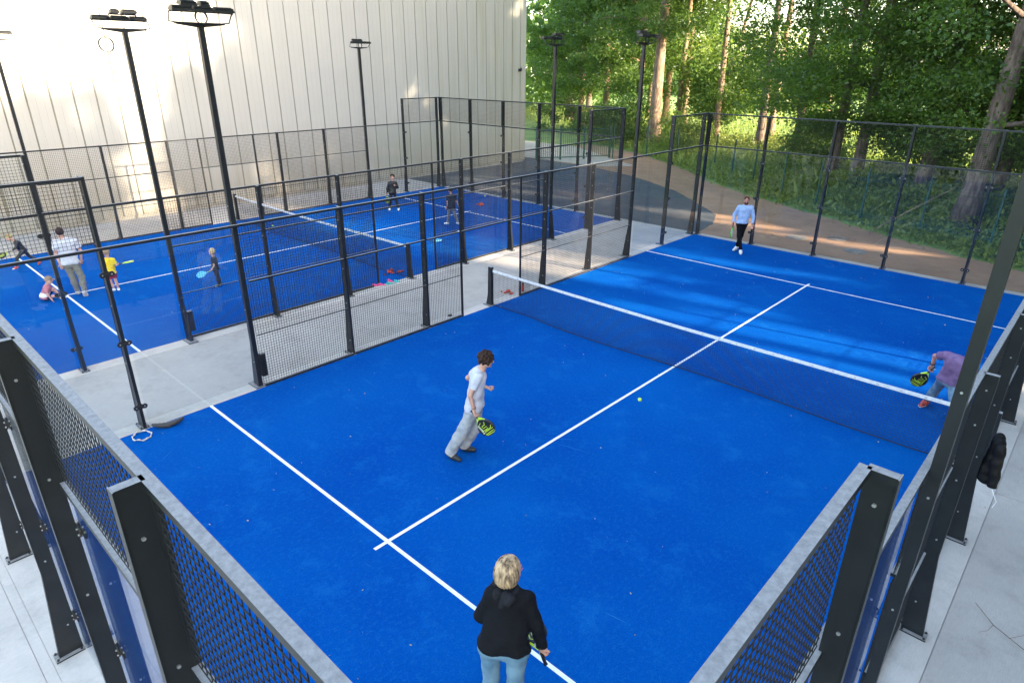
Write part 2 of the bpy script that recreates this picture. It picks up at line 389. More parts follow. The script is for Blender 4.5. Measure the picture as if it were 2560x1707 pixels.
# lock box on the lamp side of two fences
for r_, u in ((sfA, -5.88), (sfB, 5.88)):
    MB().box(u-.05, u+.05, .05, .13, .18, .62).obj('lock_box', STEEL, r_)

# ---------------------------------------------------------------- floodlight masts
def make_mast():
    r = empty('floodlight_mast', cat='floodlight')
    pb = MB(); pb.box(-.040, .040, .02, .10, 0, 5.93); pb.cur = 1
    for z in (.5, 1.5, 2.5, 3.3): pb.disc((-.040, .06, z), 0, .009, .012, 6); pb.disc((.040, .06, z+.3), 0, .009, .012, 6)
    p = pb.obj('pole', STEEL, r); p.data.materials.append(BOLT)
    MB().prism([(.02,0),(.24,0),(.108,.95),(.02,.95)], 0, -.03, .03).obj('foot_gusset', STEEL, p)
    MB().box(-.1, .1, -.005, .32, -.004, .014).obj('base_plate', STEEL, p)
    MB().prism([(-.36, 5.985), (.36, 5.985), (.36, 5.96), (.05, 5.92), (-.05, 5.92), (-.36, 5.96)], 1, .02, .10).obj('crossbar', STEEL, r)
    f = MB()
    for s in (-1, 1): f.tube([(s*.34, .06, 5.98), (s*.44, .05, 5.99), (s*.455, -.02, 6.09), (s*.455, -.08, 6.12)], .010, 5)
    f.tube([(-.455, -.08, 6.115), (.455, -.08, 6.115)], .010, 5)
    for s in (-1, 1): f.tube([(s*.22, -.06, 6.12), (s*.22, .08, 6.17), (s*.22, .13, 6.20)], .010, 5)
    f.tube([(-.22, .13, 6.20), (.22, .13, 6.20)], .010, 5); f.obj('mounting_frame', STEEL, r)
    FL = mat('lamp_housing', (.015, .018, .018), .4); LG = mat('lamp_lens', (.10, .11, .11), .15)
    def flood(x, y, z, w, tilt):
        b = MB(); b.box(-w/2, w/2, -.075, .075, 0, .028)
        n = int(w/.022)
        for i in range(n): xx = -w/2+.012+i*(w-.024)/(n-1); b.box(xx-.003, xx+.003, -.065, .065, .028, .055)
        b.box(-w/2+.02, w/2-.02, -.025, .025, .028, .068)
        o = b.obj('floodlight', FL, r); o.location = (x, y, z); o.rotation_euler = (tilt, 0, 0)
        l_ = MB().box(-w/2+.015, w/2-.015, -.062, .062, -.006, -.001).obj('lens', LG, o)
    for x in (-.305, 0, .305): flood(x, -.09, 6.125, .29, R(4))
    flood(-.10, .15, 6.215, .24, R(10)); flood(.135, .15, 6.215, .14, R(10))
    return r
def coil(root, c, rad, n=5, hang=True):
    b = MB()
    for k in range(n):
        pts = [(c[0]+rad*(1+.05*math.sin(k*3+t*2))*math.cos(t), c[1]+.012*(k-n/2)+.004*math.sin(3*t), c[2]+rad*math.sin(t)) for t in [i*2*math.pi/20 for i in range(20)]]
        b.tube(pts, .006, 5, closed=True)
    if hang: b.tube([(c[0], c[1], c[2]+rad), (c[0]-.02, c[1]-.05, c[2]+rad+.2), (c[0]-.05, c[1]-.02, 6.12)], .003, 4)
    return b.obj('cable_coil', RUBBER, root)
mast = make_mast(); M1 = None
ml = [((-5.03,-6), math.pi/2, 'floodlight mast with a cable coil looped inside its head, left of the boy', 1),
      ((-5.03,6), math.pi/2, 'floodlight mast in front of the thickest tree trunk', 1),
      ((5.03,-6), -math.pi/2, 'closest floodlight mast, a thick dark pole leaning across the right edge', 0),
      ((5.03,6), -math.pi/2, 'floodlight mast beyond the closest one on the right side fence', 0),
      ((-13.3+5.03,-6), -math.pi/2, 'floodlight mast with a ring of cable hanging below its head', 2),
      ((-13.3+5.03,6), -math.pi/2, 'floodlight mast rising in front of the trees just right of the wall corner', 1),
      ((-13.3-5.03,-6), math.pi/2, 'floodlight mast cut off by the left edge of the picture', 0),
      ((-13.3-5.03,6), math.pi/2, 'floodlight mast standing alone against the middle of the pale wall', 1)]
for i, ((x, y), rz, lb, cl) in enumerate(ml):
    o = mast if i == 0 else copy_tree(mast)
    o.location = (x, y, 0); o.rotation_euler = (0, 0, rz)
    tag(o, lb, 'floodlight', 'floodlight masts along the court sides')
    M1 = (M1 or []); M1.append((o, cl))
for o, cl in M1:
    if cl == 1: coil(o, (.0, -.02, 6.05), .085, 4, False)
    if cl == 2: coil(o, (.30, -.06, 5.72), .12, 5, True)

# ---------------------------------------------------------------- nets
def make_net():
    r = empty('padel_net', cat='net')
    for s in (-1, 1):
        b = MB(); b.prism([(s*5.02, 0), (s*5.20, 0), (s*5.14, .28), (s*5.12, .97), (s*5.02, .97)], 1, -.04, .04)
        p = b.obj('net_post', STEEL, r); x0, x1 = sorted((s*4.98, s*5.26)); MB().box(x0, x1, -.09, .09, -.004, .01).obj('base_plate', STEEL, p)
        if s < 0: MB().tube([(s*5.0, 0, z) for z in (.05, .9)], .006, 5).obj('tension_cord', CORD, p)
    V = []; F = []; nx, nz = 230, 20; W_ = 10.0; rr = .0017
    def top(x): return .90-.04*(1-(abs(x)/5)**1.3)
    def yo(x, t): return (1-t)*(.05*math.sin(x*1.1+.7)-.03+.05*math.exp(-((x+3.9)/.5)**2))
    def P(i, j):
        x = -5+W_*i/nx; t = j/nz; return (x, yo(x, t), .015+t*(top(x)-.03))
    g = [[P(i, j) for j in range(nz+1)] for i in range(nx+1)]
    def seg(a, b, w=rr):
        o = len(V); a = Vector(a); b = Vector(b); d = (b-a).normalized(); u = d.cross(Vector((0,1,0))).normalized()*w; v = Vector((0, w, 0))
        for p in (a, b):
            for q in (-u-v, u-v, u+v, -u+v): V.append(tuple(p+q))
        for q in range(4): F.append((o+q, o+(q+1)%4, o+4+(q+1)%4, o+4+q))
    for i in range(nx+1):
        for j in range(0, nz, 2): seg(g[i][j], g[i][j+2])
    for j in range(nz+1):
        for i in range(0, nx, 2): seg(g[i][j], g[i+2][j])
    link('netting', npmesh('netting', V, F), CORD, r)
    b = MB(); b.tube([(g[i][0][0], g[i][0][1], .012) for i in range(0, nx+1, 2)], .008, 5); b.obj('bottom_cord', CORD, r)
    b = MB(); n = 40
    vs = []; fs = []
    for i in range(n+1):
        x = -5+10*i/n; z = top(x)
        for (yy, zz) in ((-.007, -.05), (-.007, .008), (.007, .008), (.007, -.05)): vs.append((x, yy, z+zz))
    for i in range(n):
        for k in range(4): fs.append((i*4+k, i*4+(k+1)%4, (i+1)*4+(k+1)%4, (i+1)*4+k))
    b.add(vs, fs); t = b.obj('top_tape', TAPE, r)
    b = MB()
    for i in range(30):
        x = -4.85+9.7*i/29; b.box(x-.018, x+.018, -.0085, -.0072, top(x)-.028, top(x)-.018)
    b.obj('tape_eyelets', mat('grey_thread', (.2, .2, .22), .8), t)
    return r
nA = make_net(); tag(nA, 'closer net with white top tape stretched between dark posts', 'net', 'court nets')
nB = copy_tree(nA); nB.location = (-13.3, 0, 0); tag(nB, 'farther net on the other court seen through two fences', 'net', 'court nets')

# ---------------------------------------------------------------- warehouse
wh = empty('warehouse', (-21.3, 0, 0), label='tall pale ribbed metal warehouse with green and brown stains', cat='building')
prof = []; y = -24.0
while y < 19.2:
    prof += [(0, y), (0, y+.20), (-.004, y+.205), (-.004, y+.215), (0, y+.22), (0, y+.42), (-.004, y+.425), (-.004, y+.435), (0, y+.44), (0, y+.625), (-.035, y+.630), (-.035, y+.668), (0, y+.675)]
    y += .68
prof = [(x, yy) for x, yy in prof if yy <= 19.2]+[(0, 19.25)]
vs = []; fs = []
for (x, yy) in prof: vs += [(x, yy, .12), (x, yy, 5.99), (x, yy, 12)]
for i in range(len(prof)-1):
    fs += [(i*3, i*3+3, i*3+4, i*3+1), (i*3+1, i*3+4, i*3+5, i*3+2)]
wo = MB().add(vs, fs).obj('wall_cladding', WALL, wh); wo.data.materials.append(mat('grimy_joint', (.20, .185, .15), .8, col2=(.13, .13, .10), vscale=3, stretch=(1, 1, .2)))
wo.data.polygons.foreach_set('material_index', [1 if prof[k//2][0] < -.03 and prof[k//2+1][0] < -.03 else 0 for k in range(len(fs))])
b = MB(); b.box(-30, -.036, -24, 19.2, .12, 11.98); b.obj('wall', WALL, wh)
b = MB(); b.box(-.06, .012, 19.2, 19.262, .06, 12.0); b.obj('corner_trim', WALL, wh)
b = MB(); b.box(-30, -.045, -24, 19.19, -.1, .12); b.obj('plinth', SLAB, wh)
b = MB(); b.box(-30.2, .15, -24.2, 19.4, 12.001, 12.25); b.obj('roof', WALL, wh)
sc = empty('security_camera', (-21.3, 18.7, 5.05), label='small black security camera fixed high on the wall near its corner', cat='camera')
MB().box(.0, .04, -.06, .06, -.08, .08).obj('bracket', RUBBER, sc)
MB().tube([(.04, 0, .03), (.16, 0, .06), (.2, 0, .04)], .03, 8).obj('arm', RUBBER, sc)
MB().tube([(.1, .06, .06), (.22, -.12, .0)], [.07, .08], 10).obj('housing', RUBBER, sc)

# ---------------------------------------------------------------- gate and boundary fence
gt = empty('bar_gate', (-21.0, 20.0, 0), label='green vertical bar double gate closing the gap beside the warehouse', cat='gate')
gd = Vector((2.4, 4.1, 0)); gn = gd.length; gd.normalize(); gt.rotation_euler = (0, 0, math.atan2(gd.y, gd.x))
gb = MB()
for (x0, x1) in ((.05, 1.5), (1.6, 3.05), (3.15, gn)):
    leaf = MB(); leaf.box(x0, x1, -.02, .02, 1.72, 1.77); leaf.box(x0, x1, -.02, .02, .10, .15)
    n = int((x1-x0)/.125)
    for i in range(n+1): xx = x0+(x1-x0)*i/n; leaf.box(xx-.011, xx+.011, -.011, .011, .15, 1.72)
    leaf.obj('gate_leaf', FENG, gt)
for xx in (0, 1.55, 3.1, gn+.08): MB().box(xx-.05, xx+.05, -.05, .05, -.02, 1.95).obj('gate_post', FENG, gt)
fl = [(-18.4,24.3),(-17.2,26.3),(-15.0,26.2),(-12.9,25.3),(-11.2,23.6),(-9.4,22.0),(-7.6,20.5),(-5.6,19.0),(-3.6,17.6),(-1.5,16.4),(.7,15.5),(2.9,14.6),(5.2,13.7),(7.6,12.9)]
bf = empty('boundary_fence', (0, 0, 0), label='green wire boundary fence half sunk in the tall weeds behind the courts', cat='fence')
for (x, yy) in fl:
    MB().box(x-.03, x+.03, yy-.03, yy+.03, -.05, 1.95).obj('fence_post', FENG, bf)
for p, q in zip(fl, fl[1:]):
    d = Vector((q[0]-p[0], q[1]-p[1], 0)); L = d.length; k = (round(L, 1), 'g')
    V = []; F = []; r = .002
    for i in range(int(L/.1)+1):
        x = i*.1; o = len(V); V += [(x-r,0,0),(x+r,0,0),(x+r,0,1.75),(x-r,0,1.75)]; F.append((o,o+1,o+2,o+3))
    for z in (.05, .35, .65, .95, 1.25, 1.55, 1.75):
        o = len(V); V += [(0,0,z-.004),(L,0,z-.004),(L,0,z+.004),(0,0,z+.004)]; F.append((o,o+1,o+2,o+3))
    me = npmesh('wire_panel', V, F); me.materials.append(FENG); o = link('wire_panel', me, None, bf); o.location = (p[0], p[1], 0); o.rotation_euler = (0,0,math.atan2(d.y, d.x))
# manhole covers
MH = mat('cast_iron', (.17, .14, .11), .8, col2=(.28,.24,.19), vscale=9)
for i, (x, yy, lb) in enumerate([(-2.25,12.15,'left of the three round manhole covers in the dirt'),(-1.2,13.0,'round manhole cover in the dirt next to a dry stick, middle of three'),(-.2,11.65,'round manhole cover in the dirt closest to the glass, right of three')]):
    r = empty('manhole_cover', (x, yy, -.024), label=lb, cat='manhole cover', group='manhole covers in the dirt yard')
    MB().disc((0,0,.006), 2, .34, .02, 28).obj('concrete_ring', MH, r); MB().disc((0,0,.02), 2, .29, .012, 28).obj('lid', MH, r)

# ---------------------------------------------------------------- foliage
def sunground(P):
    t = P[:, 2]/SUND.z; return P[:, 0]-SUND.x*t, P[:, 1]-SUND.y*t
def vnoise(x, y, seed):
    xi = np.floor(x).astype(int); yi = np.floor(y).astype(int); fx = x-xi; fy = y-yi
    fx = fx*fx*(3-2*fx); fy = fy*fy*(3-2*fy)
    def h(a, b): 
        v = np.sin(a*127.1+b*311.7+seed*74.7)*43758.5453; return v-np.floor(v)
    return (h(xi,yi)*(1-fx)+h(xi+1,yi)*fx)*(1-fy)+(h(xi,yi+1)*(1-fx)+h(xi+1,yi+1)*fx)*fy
def sun_gap(P):
    """gaps in the canopy: True where a leaf would block one of the shafts of light that reach the courts"""
    gx, gy = sunground(P)
    n = vnoise(gx*.16+3.3+gy*.05, gy*1.15-gx*.2, 3)*.65+vnoise(gx*.4, gy*2.6-gx*.45, 5)*.35
    band = np.clip(1-np.abs(gy-3.4)/3.2, 0, 1)*((gx > -21) & (gx < 5.2)); far = np.clip(1-np.abs(gy-8.2)/2.0, 0, 1)*((gx > -6) & (gx < 5)); side = ((gx > 5.5) & (gx < 12))
    g1 = ((n+band*.55 > .80) & (band > .02)) | ((n > .70) & (far > .1)) | ((n > .72) & side) | ((gy > 10.6) & (gy < 14) & (gx > -20) & (n > .58))
    t = (P[:, 0]+21.3)/SUND.x; wy = P[:, 1]-SUND.y*t; wz = P[:, 2]-SUND.z*t
    v = vnoise(wy*.55, wz*.55, 12)+.7*(vnoise(wy*1.6, wz*1.6, 7)-.5)+.6*(vnoise(wy*4, wz*4, 8)-.5); v2 = vnoise(wy*1.5+5, wz*1.5, 17)
    edge = np.where(wz > 5.2, 2.1, -.3)+1.6*(v-.5); blob = (wy < -2.6+1.2*(v-.5)) & (wz < 4.5+1.4*(v-.5))
    lit = ((wy < edge) & ~blob) | ((wz < 2.4) & (wy > -3) & (wy < 4) & (v > .48)) | ((v2 > np.where(wy > 14, .66, .76)) & (v > .3))
    return g1 | (lit & (t > 0) & (wy > -16) & (wy < 19.3) & (wz > -.2) & (wz < 11))
def leaves_mesh(name, P, size, asp=.55, flat=0.0, droop=0.0, m=None, jitter=.35):
    n = len(P); d = RNG.normal(size=(n, 3)); 
    if flat: d[:, 2] *= (1-flat)
    d[:, 2] -= droop; d /= np.linalg.norm(d, axis=1)[:, None]
    q = RNG.normal(size=(n, 3)); q[:, 2] *= .6; w = np.cross(d, q); w /= np.linalg.norm(w, axis=1)[:, None]+1e-9
    s = size*(1+jitter*RNG.normal(size=n)).clip(.4, 2); d *= s[:, None]; w *= (s*asp*.5)[:, None]
    V = np.stack([P, P+d*.45+w, P+d, P+d*.45-w], 1).reshape(-1, 3)
    F = np.arange(4*n).reshape(n, 4); me = npmesh(name, V, F); me.materials.append(m); return me
def blob_points(centres, radii, n, flat=.7):
    """n points in gaussian clumps"""
    k = RNG.integers(0, len(centres), n); g = RNG.normal(size=(n, 3)); g[:, 2] *= flat
    r = radii[k][:, None]; return centres[k]+g*r*.5
def trunk_mesh(name, h, r, lean=(0,0), wob=.25, limbs=9, z0=3, seed=0, rl=1.0):
    rn = random.Random(seed); b = MB(); pts = []; rad = []
    for i in range(13):
        t = i/12; pts.append((lean[0]*t+wob*math.sin(3*t+seed)*t, lean[1]*t+wob*math.cos(2.3*t+seed)*t, h*t-.1)); rad.append(r*(1.45 if i == 0 else 1.0)*(1-t*.85))
    b.tube(pts, rad, 12)
    ends = []
    for k in range(limbs):
        t = z0/h+(1-z0/h)*(k+.5)/limbs*.92; i = min(11, int(t*12)); p = Vector(pts[i]).lerp(Vector(pts[i+1]), t*12-i)
        a = rn.uniform(0, 6.28)+k*2.4; L = rl*(2.2+2.4*(1-t))*rn.uniform(.7, 1.25); q = [p]; d = Vector((math.cos(a), math.sin(a), rn.uniform(.15, .6))).normalized()
        for s in range(4):
            q.append(q[-1]+d*L/4); d = (d+Vector((rn.uniform(-.25,.25), rn.uniform(-.25,.25), rn.uniform(-.18,.12)))).normalized()
        rr = r*.32*(1-t*.6); b.tube(q, [rr, rr*.75, rr*.5, rr*.3, rr*.12], 6); ends += [tuple(v) for v in q[2:]]
    me = b.mesh(name); me.shade_smooth(); return me, ends
def tree(x, y, h, r, label, group, low=3.0, lowmat=None, crownR=3.6, nlow=9000, nhigh=5000, lsize=.15, split=10, lean=(0,0), bark=None, seed=0, flat=.35, droop=.25, gapz=None, cat='tree', name='broadleaf_tree', top=None):
    rt_ = empty(name, (x, y, 0), label=label, cat=cat, group=group)
    me, ends = trunk_mesh('trunk', h*.96, r, lean, seed=seed, limbs=14, z0=low+.5, rl=crownR/3.6); link('trunk', me, bark or BARK2, rt_)
    rn = np.random.default_rng(seed+100)
    # lower crown, seen in the picture: sprays of small leaves
    nc = int(46*crownR/3.6); zz = low+(split-low)*rn.random(nc); a = rn.random(nc)*6.283; rad = crownR*np.sqrt(rn.random(nc))*np.clip(.45+.75*(zz-low)/3, .45, 1.05)
    cc = np.stack([rad*np.cos(a), rad*np.sin(a), zz-.10*rad], 1)
    e = np.array([v for v in ends if v[2] < split]); 
    if len(e): cc = np.concatenate([cc, e])
    P = blob_points(cc, rn.uniform(.7, 1.5, len(cc)), nlow, .45)
    # upper crown
    nc = 40; z2 = split+(h-split)*rn.random(nc); a = rn.random(nc)*6.283; env = np.sqrt(np.clip(1-((z2-split)/(h-split)-.15)**2*1.1, .08, 1)); rad = crownR*1.15*np.sqrt(rn.random(nc))*env
    c2 = np.stack([rad*np.cos(a), rad*np.sin(a), z2], 1); P2 = blob_points(c2, rn.uniform(1.1, 2.0, nc), nhigh, .8)
    off = np.array([x, y, 0])
    P = P[~sun_gap(P+off)]; P2 = P2[~sun_gap(P2+off)]
    P = P[P[:, 2] > .6]
    if gapz is not None: P = P[(P[:, 2] < gapz[0]) | (P[:, 2] > gapz[1])]
    V1 = leaves_mesh('crown', P, lsize, flat=flat, droop=droop, m=lowmat or LEAFD)
    link('crown', V1, None, rt_); link('upper_crown', leaves_mesh('upper_crown', P2, .42 if h > 12 else lsize, asp=.8, m=lowmat or LEAFD), None, rt_)
    return rt_
GR = 'shade trees behind the near court'; GL = 'sunlit trees behind the warehouse'; GM = 'trees at the meadow edge'
# dense dark trees right of centre
right = [(-4.9,22.9,21,.26,2.7,'dark leafy tree with a straight trunk, left of a pair behind the glass wall'),
         (-3.6,22.3,20,.27,3.0,'dark leafy tree with a reddish trunk, right of a pair behind the glass wall'),
         (-.7,21.0,21,.29,2.9,'dark leafy tree whose trunk stands between the pair and the thickest grey trunk'),
         (1.7,16.8,20,.36,3.2,'dark tree with the thick smooth grey trunk and a sunlit scar at its foot'),
         (1.9,21.9,20,.26,2.6,'dark tree right behind the thick grey trunk'),
         (6.4,19.5,20,.3,2.4,'dark tree at the right edge behind the leaning mast'),
         (5.6,26.5,22,.3,2.2,'farther dark tree filling the right edge')]
for i, (x, yy, h, r, low, lb) in enumerate(right):
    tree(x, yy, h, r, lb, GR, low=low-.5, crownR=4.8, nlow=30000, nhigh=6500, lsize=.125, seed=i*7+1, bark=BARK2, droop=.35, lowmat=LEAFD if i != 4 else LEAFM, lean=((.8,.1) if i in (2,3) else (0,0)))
mid = [(-8.2,27.0,21,.24,4.4,'shade tree left of the dark pair, its crown hanging over the meadow view'),
       (-11.8,30.5,23,.26,11.5,'tall tree rising over the gap where the pale sky shows')]
for i, (x, yy, h, r, low, lb) in enumerate(mid):
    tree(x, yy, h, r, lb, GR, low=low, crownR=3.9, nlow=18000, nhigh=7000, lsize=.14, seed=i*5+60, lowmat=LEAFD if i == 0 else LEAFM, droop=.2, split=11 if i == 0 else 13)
outer = [(20.5,-13.5,19),(20.0,-9.5,19),(20.6,-5.6,20),(20.2,-1.8,19),(19.5,2.0,20),(18.6,5.6,22),(17.6,9.6,27),(16.2,13.4,27),(26.5,-11.5,22),(27.5,-6.5,22),(26.6,-1.6,22),(26.6,3.4,23),(25.0,8.2,29),(23.4,13.2,30),(33,-3,24),(33,5,25),(31,11.5,31),(9.5,18,25),(11.5,23,27),(17.5,18,29),(10,29,25),(18,27,28),(24.5,17.5,31),(31,17,32),(20.8,10.8,28),(28.5,14.5,31),(20.5,14.8,29)]
for i, (x, yy, h) in enumerate(outer):
    tree(x, yy, h, .28, 'tall shade tree in the row along the right side of the courts', 'shade trees along the right side of the courts', low=1.6, crownR=4.2, nlow=6000, nhigh=9500, lsize=.36, seed=i*3+200)
# sunlit trees left of centre
left = [(-19.4,30.6,24,.44,'thickest tree trunk, brown and furrowed, behind the masts',7.0,BARK),
        (-24.5,36.5,24,.3,'sunlit tree left of the thickest trunk',3.2,BARK),
        (-28.5,37.5,24,.28,'tree with pinkish trunk between the two front masts',3.4,BARK),
        (-33.0,40.0,24,.32,'tree close behind the warehouse corner',3.0,BARK),
        (-27.0,45.0,23,.35,'slim tree right of the thickest trunk with orange bark',5.4,BARK),
        (-25.2,45.2,22,.3,'slim tree with orange bark, second right of the thickest trunk',5.5,BARK),
        (-37.5,44.0,24,.35,'dark tree whose foot hides beside the warehouse corner',3.2,BARK2),
        (-32.5,51.0,23,.34,'far tree with a bright trunk between the mast heads',4.2,BARK),
        (-41.0,52.0,24,.34,'far tree filling the gap beside the warehouse corner',3.0,BARK2)]
for i, (x, yy, h, r, lb, low, bk) in enumerate(left):
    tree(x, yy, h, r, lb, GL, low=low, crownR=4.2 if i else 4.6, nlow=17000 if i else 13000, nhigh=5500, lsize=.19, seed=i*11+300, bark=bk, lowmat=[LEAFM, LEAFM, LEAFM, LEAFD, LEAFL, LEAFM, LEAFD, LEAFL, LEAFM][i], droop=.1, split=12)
for i, (x, yy, h) in enumerate([(-16.6,34.2,26),(-14.0,37.5,27),(-12.2,43,26),(-21.5,37.5,27)]):  # trees added to shade the warehouse wall, crowns above the view
    tree(x, yy, h, .24, ['tall bare stemmed tree beside the thickest trunk, its crown high above','tall bare stemmed tree above the small maple','tall bare stemmed tree rising beyond the bright meadow','tall bare stemmed tree directly behind the thickest trunk'][i], GM, low=12.8, crownR=4.0, nlow=3000, nhigh=8500, lsize=.25, seed=i*3+700, lowmat=LEAFM, split=14, bark=BARK)
tree(-20.4, 41.5, 17, .22, 'pale slender leaning tree against the white sky', GM, low=5.5, crownR=2.4, nlow=2600, nhigh=700, lsize=.2, seed=901, bark=BARK, lowmat=LEAFL, lean=(2.6, 1.5), split=11)
tree(-14.9, 38.6, 7, .14, 'young tree with thin trunk in the bright meadow', GM, low=2.6, crownR=2.6, nlow=6000, nhigh=1200, lsize=.2, seed=902, bark=BARK2, lowmat=LEAFL, split=6)
tree(-18.8, 38.0, 6.3, .09, 'bushy young tree glowing yellow green left of the meadow', GM, low=1.6, crownR=2.6, nlow=9000, nhigh=1200, lsize=.2, seed=903, bark=BARK2, lowmat=LEAFL, split=5.0)
tree(-17.0, 35.5, 6.3, .07, 'small maple with thin stem in front of the bright meadow', GM, low=1.8, crownR=2.0, nlow=6500, nhigh=700, lsize=.19, seed=904, bark=BARK2, lowmat=LEAFM, split=5.0)
tree(-9.6, 33.5, 7.0, .12, 'low tree whose branch reaches into the meadow view', GM, low=1.9, crownR=2.4, nlow=6500, nhigh=700, lsize=.19, seed=905, bark=BARK2, lowmat=LEAFD, split=5.4)
# shrubs under the trees
def shrub(x, y, h, r, label, m, n=5200, ls=.15, seed=0):
    o = empty('shrub', (x, y, 0), label=label, cat='shrub', group='shrubs under the trees'); rn = np.random.default_rng(seed); nc = 22
    a = rn.random(nc)*6.283; zz = rn.random(nc)*h; rr = r*np.sqrt(rn.random(nc))*np.sqrt(np.clip(1-(zz/h)**2*.8, .1, 1)); cc = np.stack([rr*np.cos(a), rr*np.sin(a), zz], 1)
    P = blob_points(cc, rn.uniform(.6, 1.2, nc), n, .6); P = P[P[:, 2] > .02]; link('foliage', leaves_mesh('foliage', P, ls, asp=.6, m=m), None, o)
    b = MB()
    for k in range(5): t = k*1.3; b.tube([(0, 0, -.02), (.25*math.cos(t), .25*math.sin(t), h*.4), (.5*r*math.cos(t), .5*r*math.sin(t), h*.8)], [.03, .02, .008], 5)
    b.obj('stem', BARK2, o)
for i, (x, y_, h, r, m, lb) in enumerate([(-25.5,33.5,3.4,2.6,LEAFM,'dense shrub behind the bar gate'),(-21.8,30.8,3.0,2.2,LEAFM,'shrub at the left foot of the thickest trunk'),(-16.4,29.6,2.3,2.0,LEAFL,'pale shrub at the right foot of the thickest trunk'),
      (-6.9,26.0,2.9,1.8,LEAFM,'shrub at the right side of the meadow opening'),
      (-1.6,25.4,2.7,2.1,LEAFD,'shrub behind the slanting stick'),(1.2,27.0,3.2,2.3,LEAFD,'dark shrub left behind the thick grey trunk'),(4.0,22.5,2.9,2.0,LEAFM,'shrub right behind the thick grey trunk'),(7.2,23.5,3.6,2.6,LEAFD,'tall dark shrub at the right edge'),
      (-30.5,36.0,4.2,3.0,LEAFD,'tall dark shrub close behind the warehouse corner'),(5.3,16.6,1.8,1.5,LEAFM,'low shrub beyond the leaning mast')]):
    shrub(x, y_, h, r, lb, m, seed=i+40, n=4200 if h < 2.5 else 7000)
# far woodland closing the view
def wood():
    cs = []
    for i in range(420):
        a = R(random.uniform(-60, 32)); d = random.uniform(82, 125) if math.degrees(a) < -36 else random.uniform(125, 160)
        if -25.5 < math.degrees(a) < -21: continue
        hh = random.uniform(9, 19) if math.degrees(a) < -36 else random.uniform(3, 9) if not -30 < math.degrees(a) < -18 else random.uniform(2, 5)
        for k in range(7): cs.append((CAM[0]+d*math.sin(a)+random.gauss(0, 2.5), CAM[1]+d*math.cos(a)+random.gauss(0, 2.5), hh*(k+.4)/7))
    cs = np.array(cs); P = blob_points(cs, np.full(len(cs), 3.4), 60000, .8); P = P[P[:, 2] > 0]
    tag(link('far_woodland', leaves_mesh('far_woodland', P, .85, asp=.7, m=LEAFM), None), kind='stuff', label='mass of trees closing the view beyond the meadow', cat='woodland')
wood()
# weeds and brambles on the bank
def weeds():
    base = np.array(dirt_edge); n = 80000; i = RNG.integers(0, len(base)-1, n); t = RNG.random(n)
    P0 = base[i]*(1-t[:, None])+base[i+1]*t[:, None]; T = base[i+1]-base[i]; T = T/np.linalg.norm(T, axis=1)[:, None]; Nn = np.stack([-T[:, 1], T[:, 0]], 1); Nn *= np.sign((Nn*np.array([.4, 1])).sum(1))[:, None]
    off = RNG.random(n)**1.1*9+.35+RNG.normal(size=n)*.22; xy = P0+Nn*off[:, None]+RNG.normal(size=(n, 2))*.15
    hgt = np.clip(.03+off*.30, .03, 1.15)*(.45+.9*vnoise(xy[:, 0]*.7, xy[:, 1]*.7, 9)); z = RNG.random(n)**.7*hgt
    me = leaves_mesh('undergrowth', np.stack([xy[:, 0], xy[:, 1], z], 1), .12, asp=.6, flat=.2, m=WEED)
    me2 = leaves_mesh('u2', np.stack([xy[::11, 0], xy[::11, 1], z[::11]*1.15], 1), .22, asp=.35, flat=.1, droop=-.5, m=WEED); ob2 = link('nettles', me2, None); tag(ob2, kind='stuff', label='taller broad leaved nettles growing through the bank', cat='undergrowth')
    tag(link('undergrowth', me, None), kind='stuff', label='nettles and brambles on the bank behind the dirt yard', cat='undergrowth')
    n = 60000; a = R(-58)+R(84)*RNG.random(n); d = 30+58*RNG.random(n)**1.2
    x = CAM[0]+d*np.sin(a); y_ = CAM[1]+d*np.cos(a); ok = y_ > 17+np.clip(-x-2, 0, 99)*.62; x = x[ok]; y_ = y_[ok]
    me = leaves_mesh('meadow_grass', np.stack([x, y_, np.full(len(x), -.02)], 1), .5, asp=.16, droop=-1.6, m=leaf_mat('meadow_grass', (.13, .20, .035), (.26, .32, .08), (.45, .55, .12), .45))
    tag(link('meadow_grass', me, None), kind='stuff', label='tall pale meadow grass between the trees', cat='grass')
weeds()
SC = mat('pale_scuff', (.02, .16, .40), .95, spec=.02)
sc_ = MB()
for i in range(46):
    x = random.uniform(-4.8, 4.8); y_ = random.uniform(-9.5, 9.3); a_ = random.gauss(.1, .5); L_ = random.uniform(.15, .8); w_ = random.uniform(.002, .005)
    dx, dy = math.cos(a_)*L_/2, math.sin(a_)*L_/2; nx_, ny_ = -math.sin(a_)*w_, math.cos(a_)*w_
    sc_.add([(x-dx, y_-dy, .0022), (x+nx_, y_+ny_, .0022), (x+dx, y_+dy, .0022), (x-nx_, y_-ny_, .0022)], [(0, 3, 2, 1)])
tag(sc_.obj('court_scuffs', SC), kind='structure')
def debris():
    n = 330; x = np.concatenate([RNG.uniform(-5, 5, n), RNG.uniform(-18, -8.5, 60), RNG.uniform(5.3, 9, 60)]); y_ = np.concatenate([RNG.uniform(-10, 9.8, n), RNG.uniform(-9, 9, 60), RNG.uniform(-7, 6, 60)])
    me = leaves_mesh('fallen_leaf_bits', np.stack([x, y_, np.full(len(x), .010)], 1), .020, asp=.6, flat=.97, m=leaf_mat('dry_leaf', (.10, .08, .04), (.55, .5, .35), (.3, .3, .1), .1), jitter=.6)
    tag(link('fallen_leaf_bits', me, None), kind='stuff', label='tiny fallen leaves and catkins scattered over the court', cat='leaf litter')
debris()
